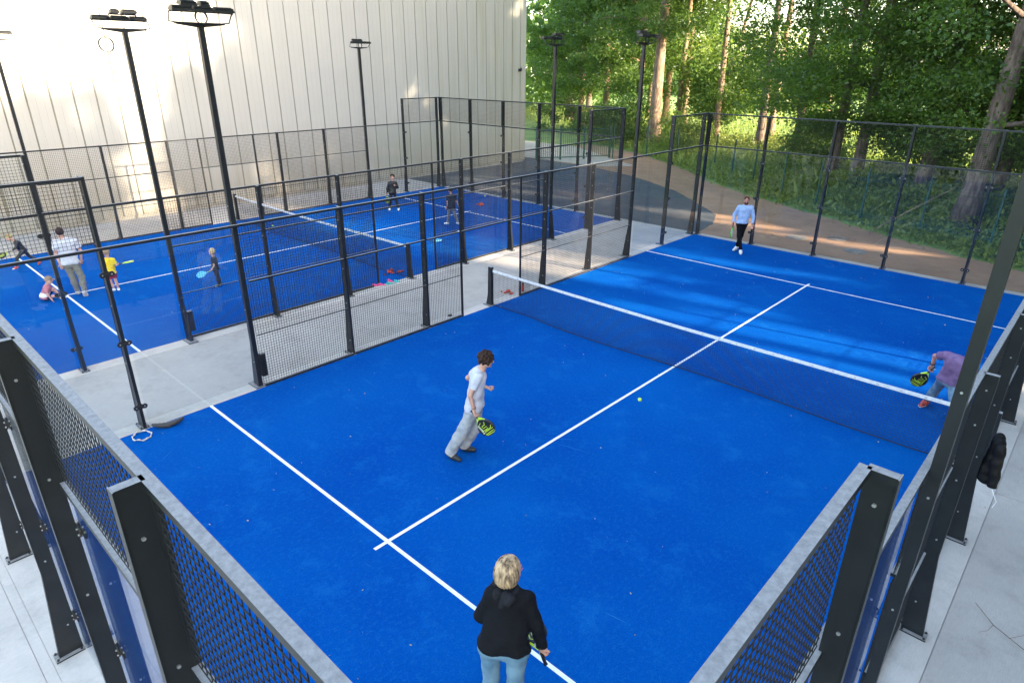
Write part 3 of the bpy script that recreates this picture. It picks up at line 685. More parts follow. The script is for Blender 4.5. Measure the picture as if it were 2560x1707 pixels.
tw = MB(); tw.tube([(5.55,-3.1,.02),(5.75,-3.35,.03),(6.1,-3.55,.03),(6.5,-3.65,.02),(7.2,-4.1,.03)], [.003,.004,.005,.006,.008], 5)
for a, b_ in [((5.9,-3.45,.03),(6.05,-3.2,.08)),((6.1,-3.55,.03),(6.35,-3.3,.1)),((6.35,-3.3,.1),(6.55,-3.15,.08)),((6.5,-3.65,.02),(6.35,-3.95,.06)),((6.5,-3.65,.02),(6.85,-3.4,.1)),((5.75,-3.35,.03),(5.65,-3.6,.05))]:
    tw.tube([a, tuple((a[k]+b_[k])/2+(.02,-.03,.01)[k] for k in range(3)), b_], [.0035, .0025, .0012], 4)
tag(tw.obj('dead_branch', BARK2), 'thin dead branch with twigs lying on the concrete at the right edge', 'branch')
st = MB(); st.tube([(-1.9,12.6,.02),(-1.2,12.9,.04),(-.6,13.0,.03)], [.02,.018,.012], 6); tag(st.obj('dry_stick', BARK), 'dry pale stick lying in the dirt across a manhole cover', 'branch')
st = MB(); st.tube([(-.62,14.35,.02),(.4,14.8,.9),(1.45,15.2,1.75)], [.022,.018,.012], 6); tag(st.obj('fallen_branch', BARK), 'pale bare branch slanting up out of the brambles behind the glass', 'branch')  # solid stick standing in for a slanting reflection line in the glass
# ---------------------------------------------------------------- people
def surface_nets(F, org, h):
    """smooth iso-surface (F=0, inside negative) as quads"""
    nx, ny, nz = F.shape; Sg = F < 0
    def c(a, dx, dy, dz): return a[dx:nx-1+dx, dy:ny-1+dy, dz:nz-1+dz]
    cnt = sum(c(Sg, i, j, k).astype(np.int8) for i in (0,1) for j in (0,1) for k in (0,1))
    act = (cnt > 0) & (cnt < 8); idx = np.full(act.shape, -1, np.int32); I = np.argwhere(act); idx[act] = np.arange(len(I))
    acc = np.zeros((len(I), 3), np.float32); w = np.zeros(len(I), np.float32)
    co_ = [(i, j, k) for i in (0,1) for j in (0,1) for k in (0,1)]
    val = {q: F[I[:,0]+q[0], I[:,1]+q[1], I[:,2]+q[2]] for q in co_}
    for a in co_:
        for ax in range(3):
            if a[ax] == 0:
                b = list(a); b[ax] = 1; b = tuple(b); va, vb = val[a], val[b]; cr = (va < 0) != (vb < 0)
                t = np.where(cr, va/(va-vb+1e-12), 0)
                p = np.array(a, np.float32)[None].repeat(len(I), 0); p[:, ax] += t
                acc[cr] += p[cr]; w[cr] += 1
    V = (I+acc/np.maximum(w, 1)[:, None])*h+org; Q = []
    for ax in range(3):
        u, v = [(1,2),(2,0),(0,1)][ax]
        sl0 = [slice(1, -1)]*3; sl0[ax] = slice(0, -1); sl1 = list(sl0); sl1[ax] = slice(1, None)
        A = Sg[tuple(sl0)]; B = Sg[tuple(sl1)]; ch = np.argwhere(A != B)
        if not len(ch): continue
        ins = A[ch[:,0], ch[:,1], ch[:,2]]; pos = ch.copy(); pos[:, u] += 1; pos[:, v] += 1
        def cell(du, dv):
            q = pos.copy(); q[:, u] -= du; q[:, v] -= dv; return idx[q[:,0], q[:,1], q[:,2]]
        f = np.stack([cell(1,1), cell(0,1), cell(0,0), cell(1,0)], 1); f[~ins] = f[~ins][:, ::-1]; Q.append(f)
    Q = np.concatenate(Q); Q = Q[(Q >= 0).all(1)]; return V, Q
class Field:
    def __init__(s, lo, hi, h):
        s.lo = np.array(lo)-3*h; s.h = h; n = np.ceil((np.array(hi)+3*h-s.lo)/h).astype(int)+1
        s.F = np.full(n, .5, np.float32)
    def _sub(s, lo, hi):
        i0 = np.maximum(np.floor((lo-s.lo)/s.h).astype(int), 0); i1 = np.minimum(np.ceil((hi-s.lo)/s.h).astype(int)+1, s.F.shape)
        if (i1 <= i0).any(): return None, None
        g = np.meshgrid(*[s.lo[k]+s.h*np.arange(i0[k], i1[k]) for k in range(3)], indexing='ij')
        return tuple(slice(a, b) for a, b in zip(i0, i1)), np.stack(g, -1).astype(np.float32)
    def _blend(s, sl, d, k, sub=False):
        F = s.F[sl]
        if sub: s.F[sl] = np.maximum(F, -d); return
        if k > 0:
            hh = np.clip(k-np.abs(F-d), 0, None)/k; s.F[sl] = np.minimum(F, d)-hh*hh*k*.25
        else: s.F[sl] = np.minimum(F, d)
    def cone(s, a, b, ra, rb, k=.02, cut=False, sub=False, flat=None):
        a = np.array(a, float); b = np.array(b, float); m = max(ra, rb)+k+.03
        sl, P = s._sub(np.minimum(a, b)-m, np.maximum(a, b)+m)
        if sl is None: return s
        ba = b-a; L2 = max(ba@ba, 1e-9); t = ((P-a)@ba)/L2; tc = np.clip(t, 0, 1)[..., None]
        q = P-a-tc*ba
        if flat is not None:      # squash along a direction: (unit vector, factor)
            v, f = flat; q = q+((q@v)[..., None])*v*(1/f-1)
        d = np.linalg.norm(q, axis=-1)-(ra+(rb-ra)*tc[..., 0])
        if cut: d = np.maximum(d, (t-1)*math.sqrt(L2))
        s._blend(sl, d, k, sub); return s
    def ell(s, c, M, r, k=.02, sub=False):
        """ellipsoid: centre, axes rows M, radii"""
        c = np.array(c, float); r = np.array(r, float); m = r.max()+k+.03; sl, P = s._sub(c-m, c+m)
        if sl is None: return s
        q = (P-c)@np.array(M).T; k0 = np.linalg.norm(q/r, axis=-1); k1 = np.linalg.norm(q/(r*r), axis=-1)+1e-6
        s._blend(sl, k0*(k0-1)/k1, k, sub); return s
    def plane(s, p, n):
        """keep the side n points away from"""
        g = np.meshgrid(*[s.lo[k]+s.h*np.arange(s.F.shape[k]) for k in range(3)], indexing='ij')
        s.F = np.maximum(s.F, (sum((g[k]-p[k])*n[k] for k in range(3))).astype(np.float32)); return s
    def wrinkle(s, amp, fr, seed=0, zs=1):
        g = np.meshgrid(*[s.lo[k]+s.h*np.arange(s.F.shape[k]) for k in range(3)], indexing='ij')
        x, y, z = g; w = np.sin(x*fr+1.7*np.sin(z*fr*.7*zs+seed))+np.sin(z*fr*1.3*zs+2*np.sin(y*fr*.8+seed))+np.sin((x-y)*fr*.9+z*fr*.6+seed*2)
        s.F = s.F+(amp*w/2).astype(np.float32); return s
    def obj(s, name, m, parent):
        V, Q = surface_nets(s.F, s.lo, s.h)
        off = np.array(parent.location) if parent else 0
        me = npmesh(name, V-off, Q); me.materials.append(m); me.shade_smooth(); return link(name, me, None, parent)
def nrm(v): v = np.array(v, float); return v/(np.linalg.norm(v)+1e-9)
SKIN = mat('skin', (.50, .27, .19), .55, col2=(.58, .33, .24), vscale=12); SKINR = mat('ruddy_skin', (.46, .22, .16), .55)
EYE = mat('dark_eye', (.02, .015, .01), .3); LIPS = mat('lips', (.35, .12, .10), .5)
def cloth(name, col, col2=None, vs=14, **k): return mat(name, col, .85, col2=col2, vscale=vs, spec=.2, bump=.3, bscale=90, **k)

def person(J, s, face, label, parts, h=.0075, group='people on the courts', body_f=None, gripR=None, gripL=None, skin=None, head_s=1.0, glasses=False, tag_kw=None):
    J = {k: np.array(v, float) for k, v in J.items()}; skin = skin or SKIN
    bodyf = nrm(body_f if body_f is not None else face); f = nrm(face)
    base = (J['anR']+J.get('anL', J['anR']))/2; root = empty('person', (round(base[0], 3), round(base[1], 3), 0), label=label, cat='person', group=None)
    lo = np.min(list(J.values()), 0)-.28*s; hi = np.max(list(J.values()), 0)+.28*s; lo[2] = max(lo[2], -.05)
    up_ = nrm(J['H']-J['N']); up_ = nrm(.6*np.array([0,0,1])+.4*up_); fh = nrm(f-up_*(f@up_)); rh = np.cross(fh, up_); MH_ = [rh, fh, up_]
    hs = s*head_s; Hc = J['H']
    for sd in 'RL':
        if 'to'+sd not in J or isinstance(J['to'+sd], type(None)): J['to'+sd] = J['an'+sd]+np.append(nrm(bodyf[:2])*.14*s, 0)
    # ---- body
    B = Field(lo, hi, h)
    B.ell(Hc, MH_, (.074*hs, .092*hs, .112*hs), .01); B.ell(Hc-up_*.055*hs+fh*.03*hs, MH_, (.052*hs, .058*hs, .062*hs), .03)
    B.cone(Hc+fh*.086*hs+up_*.015*hs, Hc+fh*.106*hs-up_*.022*hs, .009*hs, .015*hs, .012)             # nose
    B.ell(Hc+fh*.083*hs-up_*.055*hs, MH_, (.024*hs, .012*hs, .010*hs), .01); B.ell(Hc+fh*.072*hs-up_*.092*hs, MH_, (.022*hs, .02*hs, .018*hs), .02)
    for q in (-1, 1):
        B.ell(Hc+rh*q*.077*hs-up_*.012*hs-fh*.005*hs, MH_, (.008*hs, .017*hs, .030*hs), .006)
        B.ell(Hc+rh*q*.030*hs+fh*.090*hs+up_*.018*hs, MH_, (.014*hs, .010*hs, .009*hs), 0, sub=True)
    B.cone(J['H']-up_*.06*hs-fh*.02*hs, J['N']-np.array([0,0,.03*s]), .052*s, .06*s, .03)
    mid = (J['shR']+J['shL'])/2; sh = {'R': mid+(J['shR']-mid)*.86, 'L': mid+(J['shL']-mid)*.86}
    hip = {'R': J['hiR'], 'L': J['hiL']}; P_ = J['P']; bk = parts.get('bulk', 1.0)
    def torso(Fd, o, k=.05):
        Fd.cone(sh['R'], sh['L'], .055*s+o, .055*s+o, k)
        for q in 'RL':
            a = mid+(sh[q]-mid)*.52-np.array([0,0,.07*s]); b = P_+(hip[q]-P_)*.75+np.array([0,0,.05*s])
            w = a*.42+b*.58; Fd.cone(a, w, .098*s*bk+o, .082*s*bk+o, k); Fd.cone(w, b, .082*s*bk+o, .098*s*bk+o, k)
        Fd.cone(mid, P_+np.array([0,0,.04*s]), .09*s*bk+o, .085*s*bk+o, k)
    torso(B, 0); B.cone(hip['R'], hip['L'], .092*s*bk, .092*s*bk, .04)
    for sd in 'RL':
        S1, E_, Wr = J['sh'+sd], J['el'+sd], J['wr'+sd]
        B.cone(S1, E_, .047*s*bk**.5, .038*s, .02); B.cone(E_, Wr, .039*s, .026*s, .012)
        g = gripR if sd == 'R' else gripL
        d = nrm(Wr-E_); 
        if g and 'dir' in g: d = nrm(.5*d+.5*nrm(g['dir']))
        side = nrm(np.cross(d, bodyf+.01)); pn = nrm(np.cross(side, d))   # palm normal roughly forward
        if g and 'palm' in g: pn = nrm(np.array(g['palm'])-d*(np.array(g['palm'])@d)); side = nrm(np.cross(d, pn))
        hp = Wr+d*.045*s
        for o in (-.026, -.009, .009, .026): B.cone(Wr+d*.01*s+side*o*.6*s, Wr+d*.085*s+side*o*s, .013*s, .0115*s, .012)
        curl = g['curl'] if g and 'curl' in g else .45
        for i, o in enumerate((-.029, -.010, .010, .029)):
            L = (.030, .036, .038, .033)[i]*s; p = Wr+d*.088*s+side*o*s; dd = d; rr = .0092*s
            for q in range(3):
                c_, s_ = math.cos(curl*(.7+.1*i)), math.sin(curl*(.7+.1*i)); nd = dd*c_+pn*s_; npn = pn if q == 0 else pn2
                nd = nrm(dd*c_+npn*s_); pn2 = nrm(npn*c_-dd*s_); e = p+nd*L*(1, .75, .6)[q]; B.cone(p, e, rr, rr*.9, .003); p = e; dd = nd; rr *= .93
        tb = Wr+d*.025*s+side*(.03*s)*(1 if sd == 'R' else -1)
        tm = tb+nrm(d*.7+side*(.6 if sd == 'R' else -.6)+pn*.5)*.036*s; te = tm+nrm(d*.8+pn*.7)*.03*s
        B.cone(Wr+d*.02*s, tb, .013*s, .0125*s, .01); B.cone(tb, tm, .0125*s, .010*s, .005); B.cone(tm, te, .010*s, .0085*s, .003)
        H_, K_, A_ = hip[sd], J['kn'+sd], J['an'+sd]
        B.cone(H_, K_, .080*s*bk, .052*s, .03); B.cone(K_, K_*.62+A_*.38, .050*s, .052*s, .02); B.cone(K_*.62+A_*.38, A_, .050*s, .033*s, .02)
        B.cone(A_, A_+(J['to'+sd]-A_)*.45, .032*s, .018*s, .015)
    B.obj('body', skin, root)
    # ---- eyes
    if parts.get('eyes', True):
        for q in (-1, 1):
            e = Field(Hc-.12*hs, Hc+.12*hs, .003); e.ell(Hc+rh*q*.030*hs+fh*.082*hs+up_*.018*hs, MH_, (.011*hs, .008*hs, .0065*hs), 0); e.obj('eye', EYE, root)
    # ---- clothes
    if 'shirt' in parts:
        p = parts['shirt']; Cl = Field(lo, hi, h); o = p.get('o', .016)*s; torso(Cl, o)
        hm = P_[2]+p.get('hem', -.02)*s
        for sd in 'RL':
            hq = hip[sd]+np.array([0,0,-.02*s]); Cl.cone(P_, hq, .10*s*bk+o, .10*s*bk+o, .05)
        Cl.cone(mid, J['N']-np.array([0,0,.02*s]), .07*s+o*.3, .056*s+o*.5, .03, cut=True)
        hn = p.get('hem_n', (0, 0, -1)); Cl.plane(np.array([P_[0], P_[1], hm]), nrm(hn))
        A = Field(lo, hi, h)
        for sd in 'RL':
            S1, E_, Wr = J['sh'+sd], J['el'+sd], J['wr'+sd]; sl_ = p.get('sleeve', .6)
            if sl_ <= 1: A.cone(S1, S1+(E_-S1)*sl_, .058*s+o*.5, .055*s+o*.7, .02, cut=True)
            else:
                A.cone(S1, E_, .056*s*bk**.5+o*.6, .046*s+o*.8, .02); A.cone(E_, E_+(Wr-E_)*(sl_-1), .047*s+o*.7, .033*s+o*.5, .02, cut=True)
                if p.get('cuff'): e = E_+(Wr-E_)*(sl_-1); A.cone(e-nrm(Wr-E_)*.05*s, e, .036*s+o*.5, .034*s+o*.5, .01, cut=True)
        k = .03; hh = np.clip(k-np.abs(Cl.F-A.F), 0, None)/k; Cl.F = np.minimum(Cl.F, A.F)-hh*hh*k*.25
        if p.get('hood'):
            Hd = Field(lo, hi, h); z_ = np.array([0,0,1.]); nb = J['N']+z_*.005*s; ring = [nb+rh*.088*s*math.cos(t)+fh*(.068*s*math.sin(t))+z_*.02*math.sin(t)*s for t in np.linspace(0, 2*math.pi, 17)]
            for q, w in zip(ring, ring[1:]): Hd.cone(q, w, .028*s, .028*s, .006)
            for u_, dz_ in ((-.13, .03), (-.075, .08), (0, .11), (.075, .08), (.13, .03)):
                a_ = nb+rh*u_*s-fh*(.085-abs(u_)*.5)*s; Hd.cone(a_-fh*.02*s, a_-fh*.060*s-z_*dz_*1.15*s, .040*s, .036*s, .022)
            Hd.ell(nb-fh*.01*s+z_*.055*s, MH_, (.070*s, .052*s, .055*s), 0, sub=True); Hd.wrinkle(.003, 40, 3); Hd.obj('hood', p['hood'], root)
        if p.get('collar'):
            nb = J['N']; ring = [nb+rh*.062*s*math.cos(t)+fh*.058*s*math.sin(t)+np.array([0,0,.012*s]) for t in np.linspace(0, 2*math.pi, 13)]
            for q, w in zip(ring, ring[1:]): Cl.cone(q, w, .012*s, .012*s, .006)
        Cl.wrinkle(p.get('wr', .004), 28/s, seed=p.get('seed', 1)); Cl.obj(p.get('name', 'shirt'), p['m'], root)
        if 'stripe' in p:     # a lighter chest band
            z0, z1, sm_ = p['stripe']; St = Field(lo, hi, h); torso(St, o+.004*s)
            for sd in 'RL': hq = hip[sd]; St.cone(P_, hq, .10*s*bk+o+.004*s, .10*s*bk+o+.004*s, .05)
            St.plane((0,0,z1), (0,0,1)); St.plane((0,0,z0), (0,0,-1)); St.wrinkle(.004, 28/s, seed=1); St.obj('shirt_band', sm_, root)
    if 'trousers' in parts:
        p = parts['trousers']; T = Field(lo, hi, h); o = p.get('o', .014)*s; w2 = p.get('wide', 0)*s
        T.cone(hip['R'], hip['L'], .096*s*bk+o, .096*s*bk+o, .04)
        for sd in 'RL': T.cone(P_+(hip[sd]-P_)*.7, P_+(hip[sd]-P_)*.7+np.array([0,0,.06*s]), .092*s*bk+o*.4, .088*s*bk+o*.2, .04)
        T.plane(P_+np.array([0,0,.07*s]), (0,0,1)); e = p.get('len', 1.96)
        Lg = Field(lo, hi, h)
        for sd in 'RL':
            H_, K_, A_ = hip[sd], J['kn'+sd], J['an'+sd]
            if e <= 1: Lg.cone(H_, H_+(K_-H_)*e, .086*s*bk+o, .066*s+o+w2, .02, cut=True)
            else:
                Lg.cone(H_, K_, .084*s*bk+o, .056*s+o+w2*.6, .03); C_ = K_+(A_-K_)*.4; Lg.cone(K_, C_, .057*s+o+w2*.6, .056*s+o+w2*.75, .03); Lg.cone(C_, K_+(A_-K_)*(e-1), .056*s+o+w2*.75, .040*s+o+w2, .03, cut=True)
        k = .03; hh = np.clip(k-np.abs(T.F-Lg.F), 0, None)/k; T.F = np.minimum(T.F, Lg.F)-hh*hh*k*.25
        T.wrinkle(p.get('wr', .0035), 34/s, seed=4); T.obj(p.get('name', 'trousers'), p['m'], root)
    if 'shoes' in parts:
        for sd in 'RL':
            A_, To = J['an'+sd], J['to'+sd]; d = nrm(To-A_); dz = np.array([0,0,1.]); sd_ = nrm(np.cross(d, dz)); upn = nrm(np.cross(sd_, d)) if abs(d[2]) > .75 else dz
            heel = A_-nrm(np.append(d[:2], 0))*.045*s-dz*.035*s; toe = A_+nrm(d*np.array([1,1,1 if abs(d[2])>.6 else .35]))*.165*s-dz*.05*s
            if A_[2] < .16*s+.03: heel[2] = max(heel[2], .045*s); toe[2] = .034*s if A_[2] < .13 else toe[2]
            Fs = Field(np.minimum(heel, toe)-.09, np.maximum(heel, toe)+.12, .006)
            Fs.cone(heel, (heel+toe)/2, .040*s, .047*s, .02); Fs.cone((heel+toe)/2, toe, .047*s, .036*s, .02); Fs.cone(A_-dz*.01, heel*.55+toe*.45, .047*s, .046*s, .03)
            if A_[2] < .16*s+.03: Fs.plane((0,0,.006), (0,0,-1))
            so_ = Fs.obj('shoe', parts['shoes'], root)
            if parts.get('sole'):
                Fq = Field(np.minimum(heel, toe)-.09, np.maximum(heel, toe)+.12, .006); Fq.cone(heel, (heel+toe)/2, .045*s, .052*s, .02); Fq.cone((heel+toe)/2, toe, .052*s, .041*s, .02)
                if A_[2] < .16*s+.03: Fq.plane((0,0,.003), (0,0,-1)); Fq.plane((0,0,.026), (0,0,1)); Fq.obj('sole', parts['sole'], root)
    # ---- hair
    if 'hair' in parts:
        p = parts['hair']; Hf = Field(Hc-.26*hs, Hc+.2*hs, .0045); t = p.get('t', .016)*hs; st_ = p.get('style', 'short')
        Hf.ell(Hc+up_*.018*hs-fh*.012*hs, MH_, (.080*hs+t, .094*hs+t, .100*hs+t), .01)
        if st_ == 'bob':
            Hf.ell(Hc-up_*.060*hs-fh*.03*hs, MH_, (.096*hs+t, .088*hs+t, .115*hs), .05); Hf.plane(Hc-up_*.150*hs, -up_)
            Hf.ell(Hc+fh*.11*hs-up_*.05*hs, MH_, (.066*hs, .085*hs, .115*hs), 0, sub=True)
        else:
            cl = p.get('cut', .02); Hf.plane(Hc+up_*.0*hs, nrm(fh*.62-up_*.78)) if st_ == 'short' else None
            Hf.plane(Hc-up_*.055*hs, -up_)
            Hf.ell(Hc+fh*.10*hs-up_*.035*hs, MH_, (.07*hs, .055*hs, .085*hs), 0, sub=True)
        g = np.meshgrid(*[Hf.lo[k]+Hf.h*np.arange(Hf.F.shape[k]) for k in range(3)], indexing='ij')
        rel = sum((g[k]-Hc[k])*rh[k] for k in range(3)); rf = sum((g[k]-Hc[k])*fh[k] for k in range(3)); ru = sum((g[k]-Hc[k])*up_[k] for k in range(3))
        ang = np.arctan2(rel, rf); fr = p.get('fr', 18); Hf.F = Hf.F+(p.get('amp', .005)*hs*(np.sin(ang*fr+3*np.sin(ru*40/hs))+.6*np.sin(ang*fr*1.9+rel*60/hs+ru*25/hs))).astype(np.float32)
        Hf.obj('hair', p['m'], root)
    if 'cap' in parts:
        Hf = Field(Hc-.3*hs, Hc+.3*hs, .006); Hf.ell(Hc+up_*.035*hs-fh*.005*hs, MH_, (.092*hs, .106*hs, .098*hs), 0); Hf.plane(Hc+up_*.03*hs, -up_)
        Hf.ell(Hc+up_*.035*hs+fh*.13*hs, MH_, (.07*hs, .075*hs, .010*hs), .004); Hf.obj('cap', parts['cap'], root)
    if 'visor' in parts:
        b = MB(); off = np.array(root.location); b.tube([tuple(Hc-off+rh*(.092*hs)*math.cos(t)+fh*.106*hs*math.sin(t)+up_*.045*hs) for t in np.linspace(0, 2*math.pi, 20)[:-1]], .012*hs, 6, closed=True)
        b.obj('headband', parts['visor'], root)
    if glasses:
        b = MB(); off = np.array(root.location)
        for q in (-1, 1):
            c0 = Hc-off+rh*q*.036*hs+fh*.103*hs+up_*.014*hs
            b.tube([tuple(c0+rh*.028*hs*math.cos(t)+up_*.02*hs*math.sin(t)-fh*.01*hs*abs(math.cos(t))) for t in np.linspace(0, 2*math.pi, 14)[:-1]], .0028*hs, 5, closed=True)
            b.tube([tuple(c0+rh*q*.03*hs), tuple(Hc-off+rh*q*.088*hs+fh*.07*hs+up_*.014*hs), tuple(Hc-off+rh*q*.09*hs-fh*.0*hs+up_*.01*hs)], .0028*hs, 5)
        b.obj('glasses', parts.get('glasses_m', EYE), root)
    return root, J
def ring(root, c, ax, r, t, m, nm):
    c = np.array(c)-np.array(root.location); ax = nrm(ax); u = nrm(np.cross(ax, [.3,.2,.9])); v = np.cross(ax, u)
    b = MB(); b.tube([tuple(c+u*r*math.cos(a)+v*r*math.sin(a)) for a in np.linspace(0, 2*math.pi, 17)[:-1]], t, 6, closed=True); return b.obj(nm, m, root, True)

# ---- rackets
YEL = mat('neon_yellow', (.55, .75, .03), .4); BLK = mat('black_racket', (.006, .006, .007), .35); WHT = mat('white_plastic', (.75, .75, .75), .5)
def racket(p, d, nrml, label, sc=1.0, mface=None, medge=None, mgrip=None, pattern=None, letters=False, group='padel rackets'):
    """p: hand point on the grip, d: direction grip -> head, nrml: face normal"""
    d = Vector(nrm(d)); n_ = Vector(nrml); n_ = (n_-d*n_.dot(d)).normalized(); s_ = n_.cross(d)
    r = empty('padel_racket', label=label, cat='racket', group=group); r.matrix_world = Matrix(((d.x,s_.x,n_.x,p[0]),(d.y,s_.y,n_.y,p[1]),(d.z,s_.z,n_.z,p[2]),(0,0,0,1)))
    mface = mface or BLK; medge = medge or BLK
    out = []
    for i in range(36):
        a = 2*math.pi*i/36; x = .255+.13*math.cos(a); yv = .128*math.sin(a)
        if math.cos(a) < 0: x = .255+.155*math.cos(a); yv = .128*math.sin(a)*(1-.25*(-math.cos(a))**2)
        out.append((x*sc, yv*sc))
    hb_ = MB(); t = .019*sc; inn = [(.255*sc+(x-.255*sc)*.93, y_*.93) for x, y_ in out]
    hb_.prism(inn, 2, -t, t); hb_.obj('face', mface, r)
    fb = MB(); vs = []; fs = []; n = len(out)
    for (x, y_), (xi, yi) in zip(out, inn):
        vs += [(xi, yi, -t-.001), (x, y_, -t*.8), (x, y_, t*.8), (xi, yi, t+.001)]
    for i in range(n):
        j = (i+1) % n
        for k in range(4): fs.append((i*4+k, j*4+k, j*4+(k+1)%4, i*4+(k+1)%4))
    fb.add(vs, fs); fb.obj('frame', medge, r)
    g = MB(); g.tube([(-.07*sc, 0, 0), (.08*sc, 0, 0)], .0155*sc, 10); g.tube([(-.082*sc, 0, 0), (-.07*sc, 0, 0)], .019*sc, 10); g.obj('grip', mgrip or BLK, r)
    y_ = MB()
    for q in (-1, 1): y_.prism([(.06*sc, q*.006*sc), (.07*sc, q*.02*sc), (.14*sc, q*.075*sc), (.15*sc, q*.05*sc), (.085*sc, q*.004*sc)][::q], 2, -.014*sc, .014*sc)
    y_.obj('throat', pattern or medge, r)
    if pattern:
        for sg in (1, -1):
            z0 = sg*(t+.0012)
            def strip(pts, w=.0042):
                b = MB(); P = [Vector((a*sc, b_*sc, z0)) for a, b_ in pts]; V = []; F = []
                for i, q in enumerate(P):
                    a = P[max(0, i-1)]; c = P[min(len(P)-1, i+1)]; dd = (c-a).normalized(); pr = Vector((-dd.y, dd.x, 0))*w*sc
                    V += [tuple(q-pr), tuple(q+pr)]
                for i in range(len(P)-1): F.append((2*i, 2*i+1, 2*i+3, 2*i+2))
                b.add(V, F); return b
            pb = MB()
            for pts in ([(.365,-.07),(.355,.06),(.335,.075),(.335,-.09),(.365,-.07)],
                        [(.16,-.04),(.20,-.02),(.20,.035),(.235,.035),(.235,-.025),(.27,-.025),(.27,.085)],
                        [(.145,.01),(.165,.065),(.265,.065)] , [(.30,-.10),(.30,.10)], [(.25,-.10),(.285,-.06),(.285,.04)]):
                q = strip(pts); pb.add(q.v, q.f)
            pb.obj('stripes', pattern, r)
    if letters:
        cu = bpy.data.curves.new('txt', 'FONT'); cu.body = 'tecnifibre'; cu.size = .042*sc; cu.extrude = .0008; cu.align_x = 'CENTER'
        to = bpy.data.objects.new('txt', cu); C.objects.link(to); bpy.context.view_layer.update()
        me = bpy.data.meshes.new_from_object(to.evaluated_get(bpy.context.evaluated_depsgraph_get())); bpy.data.objects.remove(to); me.materials.clear(); me.materials.append(WHT); me.name = 'lettering'
        for sg in (1, -1):
            lo_ = link('lettering', me, None, r); lo_.location = (.235*sc, sg*.088*sc*(-1 if sg > 0 else -1), sg*(t+.0025)); lo_.rotation_euler = (0 if sg > 0 else math.pi, 0, 0)
    return r

def F2(a): return np.append(nrm([math.cos(R(a)), math.sin(R(a))]), 0)   # heading in degrees from +x
# teenager running with a racket, white T-shirt
Jb = {'H': [-0.489,-4.71,1.585], 'N': [-0.545,-4.76,1.415], 'shR': [-0.467,-4.908,1.37], 'elR': [-0.506,-5.026,1.12], 'wrR': [-0.47,-4.99,0.885], 'shL': [-0.70,-4.66,1.33], 'elL': [-0.90,-4.69,1.144], 'wrL': [-0.684,-4.522,1.0],
 'P': [-0.622,-4.827,0.86], 'hiR': [-0.585,-4.90,0.84], 'hiL': [-0.66,-4.75,0.83], 'knR': [-0.66,-5.02,0.50], 'anR': [-0.803,-5.177,0.11], 'toR': [-0.665,-5.15,.04], 'knL': [-0.65,-4.79,0.45], 'anL': [-0.813,-4.889,0.09], 'toL': [-0.665,-4.80,.04]}
pr, J = person(Jb, .97, F2(40), 'person in a white T-shirt and pale baggy jeans striding across the near court', dict(
    shirt=dict(m=cloth('white_cotton', (.46, .46, .50), (.54, .54, .58)), sleeve=.62, o=.02, hem=-.07, wr=.006), trousers=dict(m=cloth('washed_grey_jeans', (.26, .28, .29), (.38, .39, .38), 9), wide=.030, o=.014, wr=.007, len=2.06),
    shoes=mat('black_leather', (.015, .015, .015), .5), hair=dict(m=mat('dark_brown_hair', (.018, .009, .006), .7, col2=(.05, .025, .015), vscale=60, spec=.2), t=.024, amp=.011, style='mop', fr=7)),
    gripR=dict(dir=(.35,-.05,-.9), palm=(.5,.2,.1), curl=1.25), gripL=dict(curl=1.3))
ring(pr, J['wrR']-np.array([0,0,-.03]), (0.1,0,-1), .032, .0045, BLK, 'wristband')
hpt = J['wrR']+nrm(np.array([.2,0,-1]))*.075
racket(hpt, (.62,.32,-.74), (-.25,-.85,-.35)if False else (-.35,.85,-.15), 'black and neon yellow racket held by the striding teenager in white', pattern=YEL, letters=True)
# man in the pale blue shirt
Jm = {'H': [-2.823,8.888,1.63], 'N': [-2.827,8.909,1.455], 'shR': [-3.008,8.832,1.40], 'elR': [-3.11,8.824,1.15], 'wrR': [-3.075,8.74,0.93], 'shL': [-2.665,8.974,1.41], 'elL': [-2.58,8.99,1.16], 'wrL': [-2.55,8.94,0.93], 'P': [-2.86,8.887,0.94],
 'hiR': [-2.935,8.864,0.90], 'hiL': [-2.79,8.92,0.90], 'knR': [-2.86,8.80,0.52], 'anR': [-2.733,8.786,0.10], 'toR': [-2.66,8.66,.035], 'knL': [-2.86,8.95,0.50], 'anL': [-2.979,9.02,0.13], 'toL': [-2.99,8.88,.05]}
pm, J = person(Jm, 1.0, (.42,-.9,-.2), 'person in a light blue shirt and black trousers walking by the far glass', dict(
    shirt=dict(m=cloth('light_blue_cotton', (.26, .36, .55), (.34, .44, .62)), sleeve=1.9, o=.017, hem=-.02, cuff=True, collar=True, wr=.006), trousers=dict(m=cloth('black_trousers', (.004, .004, .005)), o=.008, len=1.97),
    shoes=mat('white_leather', (.7, .7, .7), .5, var=.05), sole=mat('grey_sole', (.5,.5,.48), .7), hair=dict(m=mat('reddish_hair', (.06, .022, .012), .8, col2=(.11,.045,.025), vscale=50, spec=.1), t=.002, amp=.002), glasses_m=mat('red_frames', (.2, .02, .03), .3)),
    body_f=(.42,-.9,0), gripR=dict(dir=(0,0,-1), curl=1.1), skin=SKINR, glasses=True)
bd = Field(J['H']-.15, J['H']+.15, .006); upv = np.array([0,0,1.]); fv = nrm((.42,-.9,-.2)); rv = nrm(np.cross(fv, upv)); bd.ell(J['H']-upv*.072+fv*.045, [rv, fv, upv], (.060,.062,.052), 0); bd.ell(J['H']+fv*.11-upv*.045, [rv, fv, upv], (.03,.03,.02), 0, sub=True); bd.plane(J['H']-upv*.03, (0,0,1)); bd.obj('beard', MATS['reddish_hair'], pm)
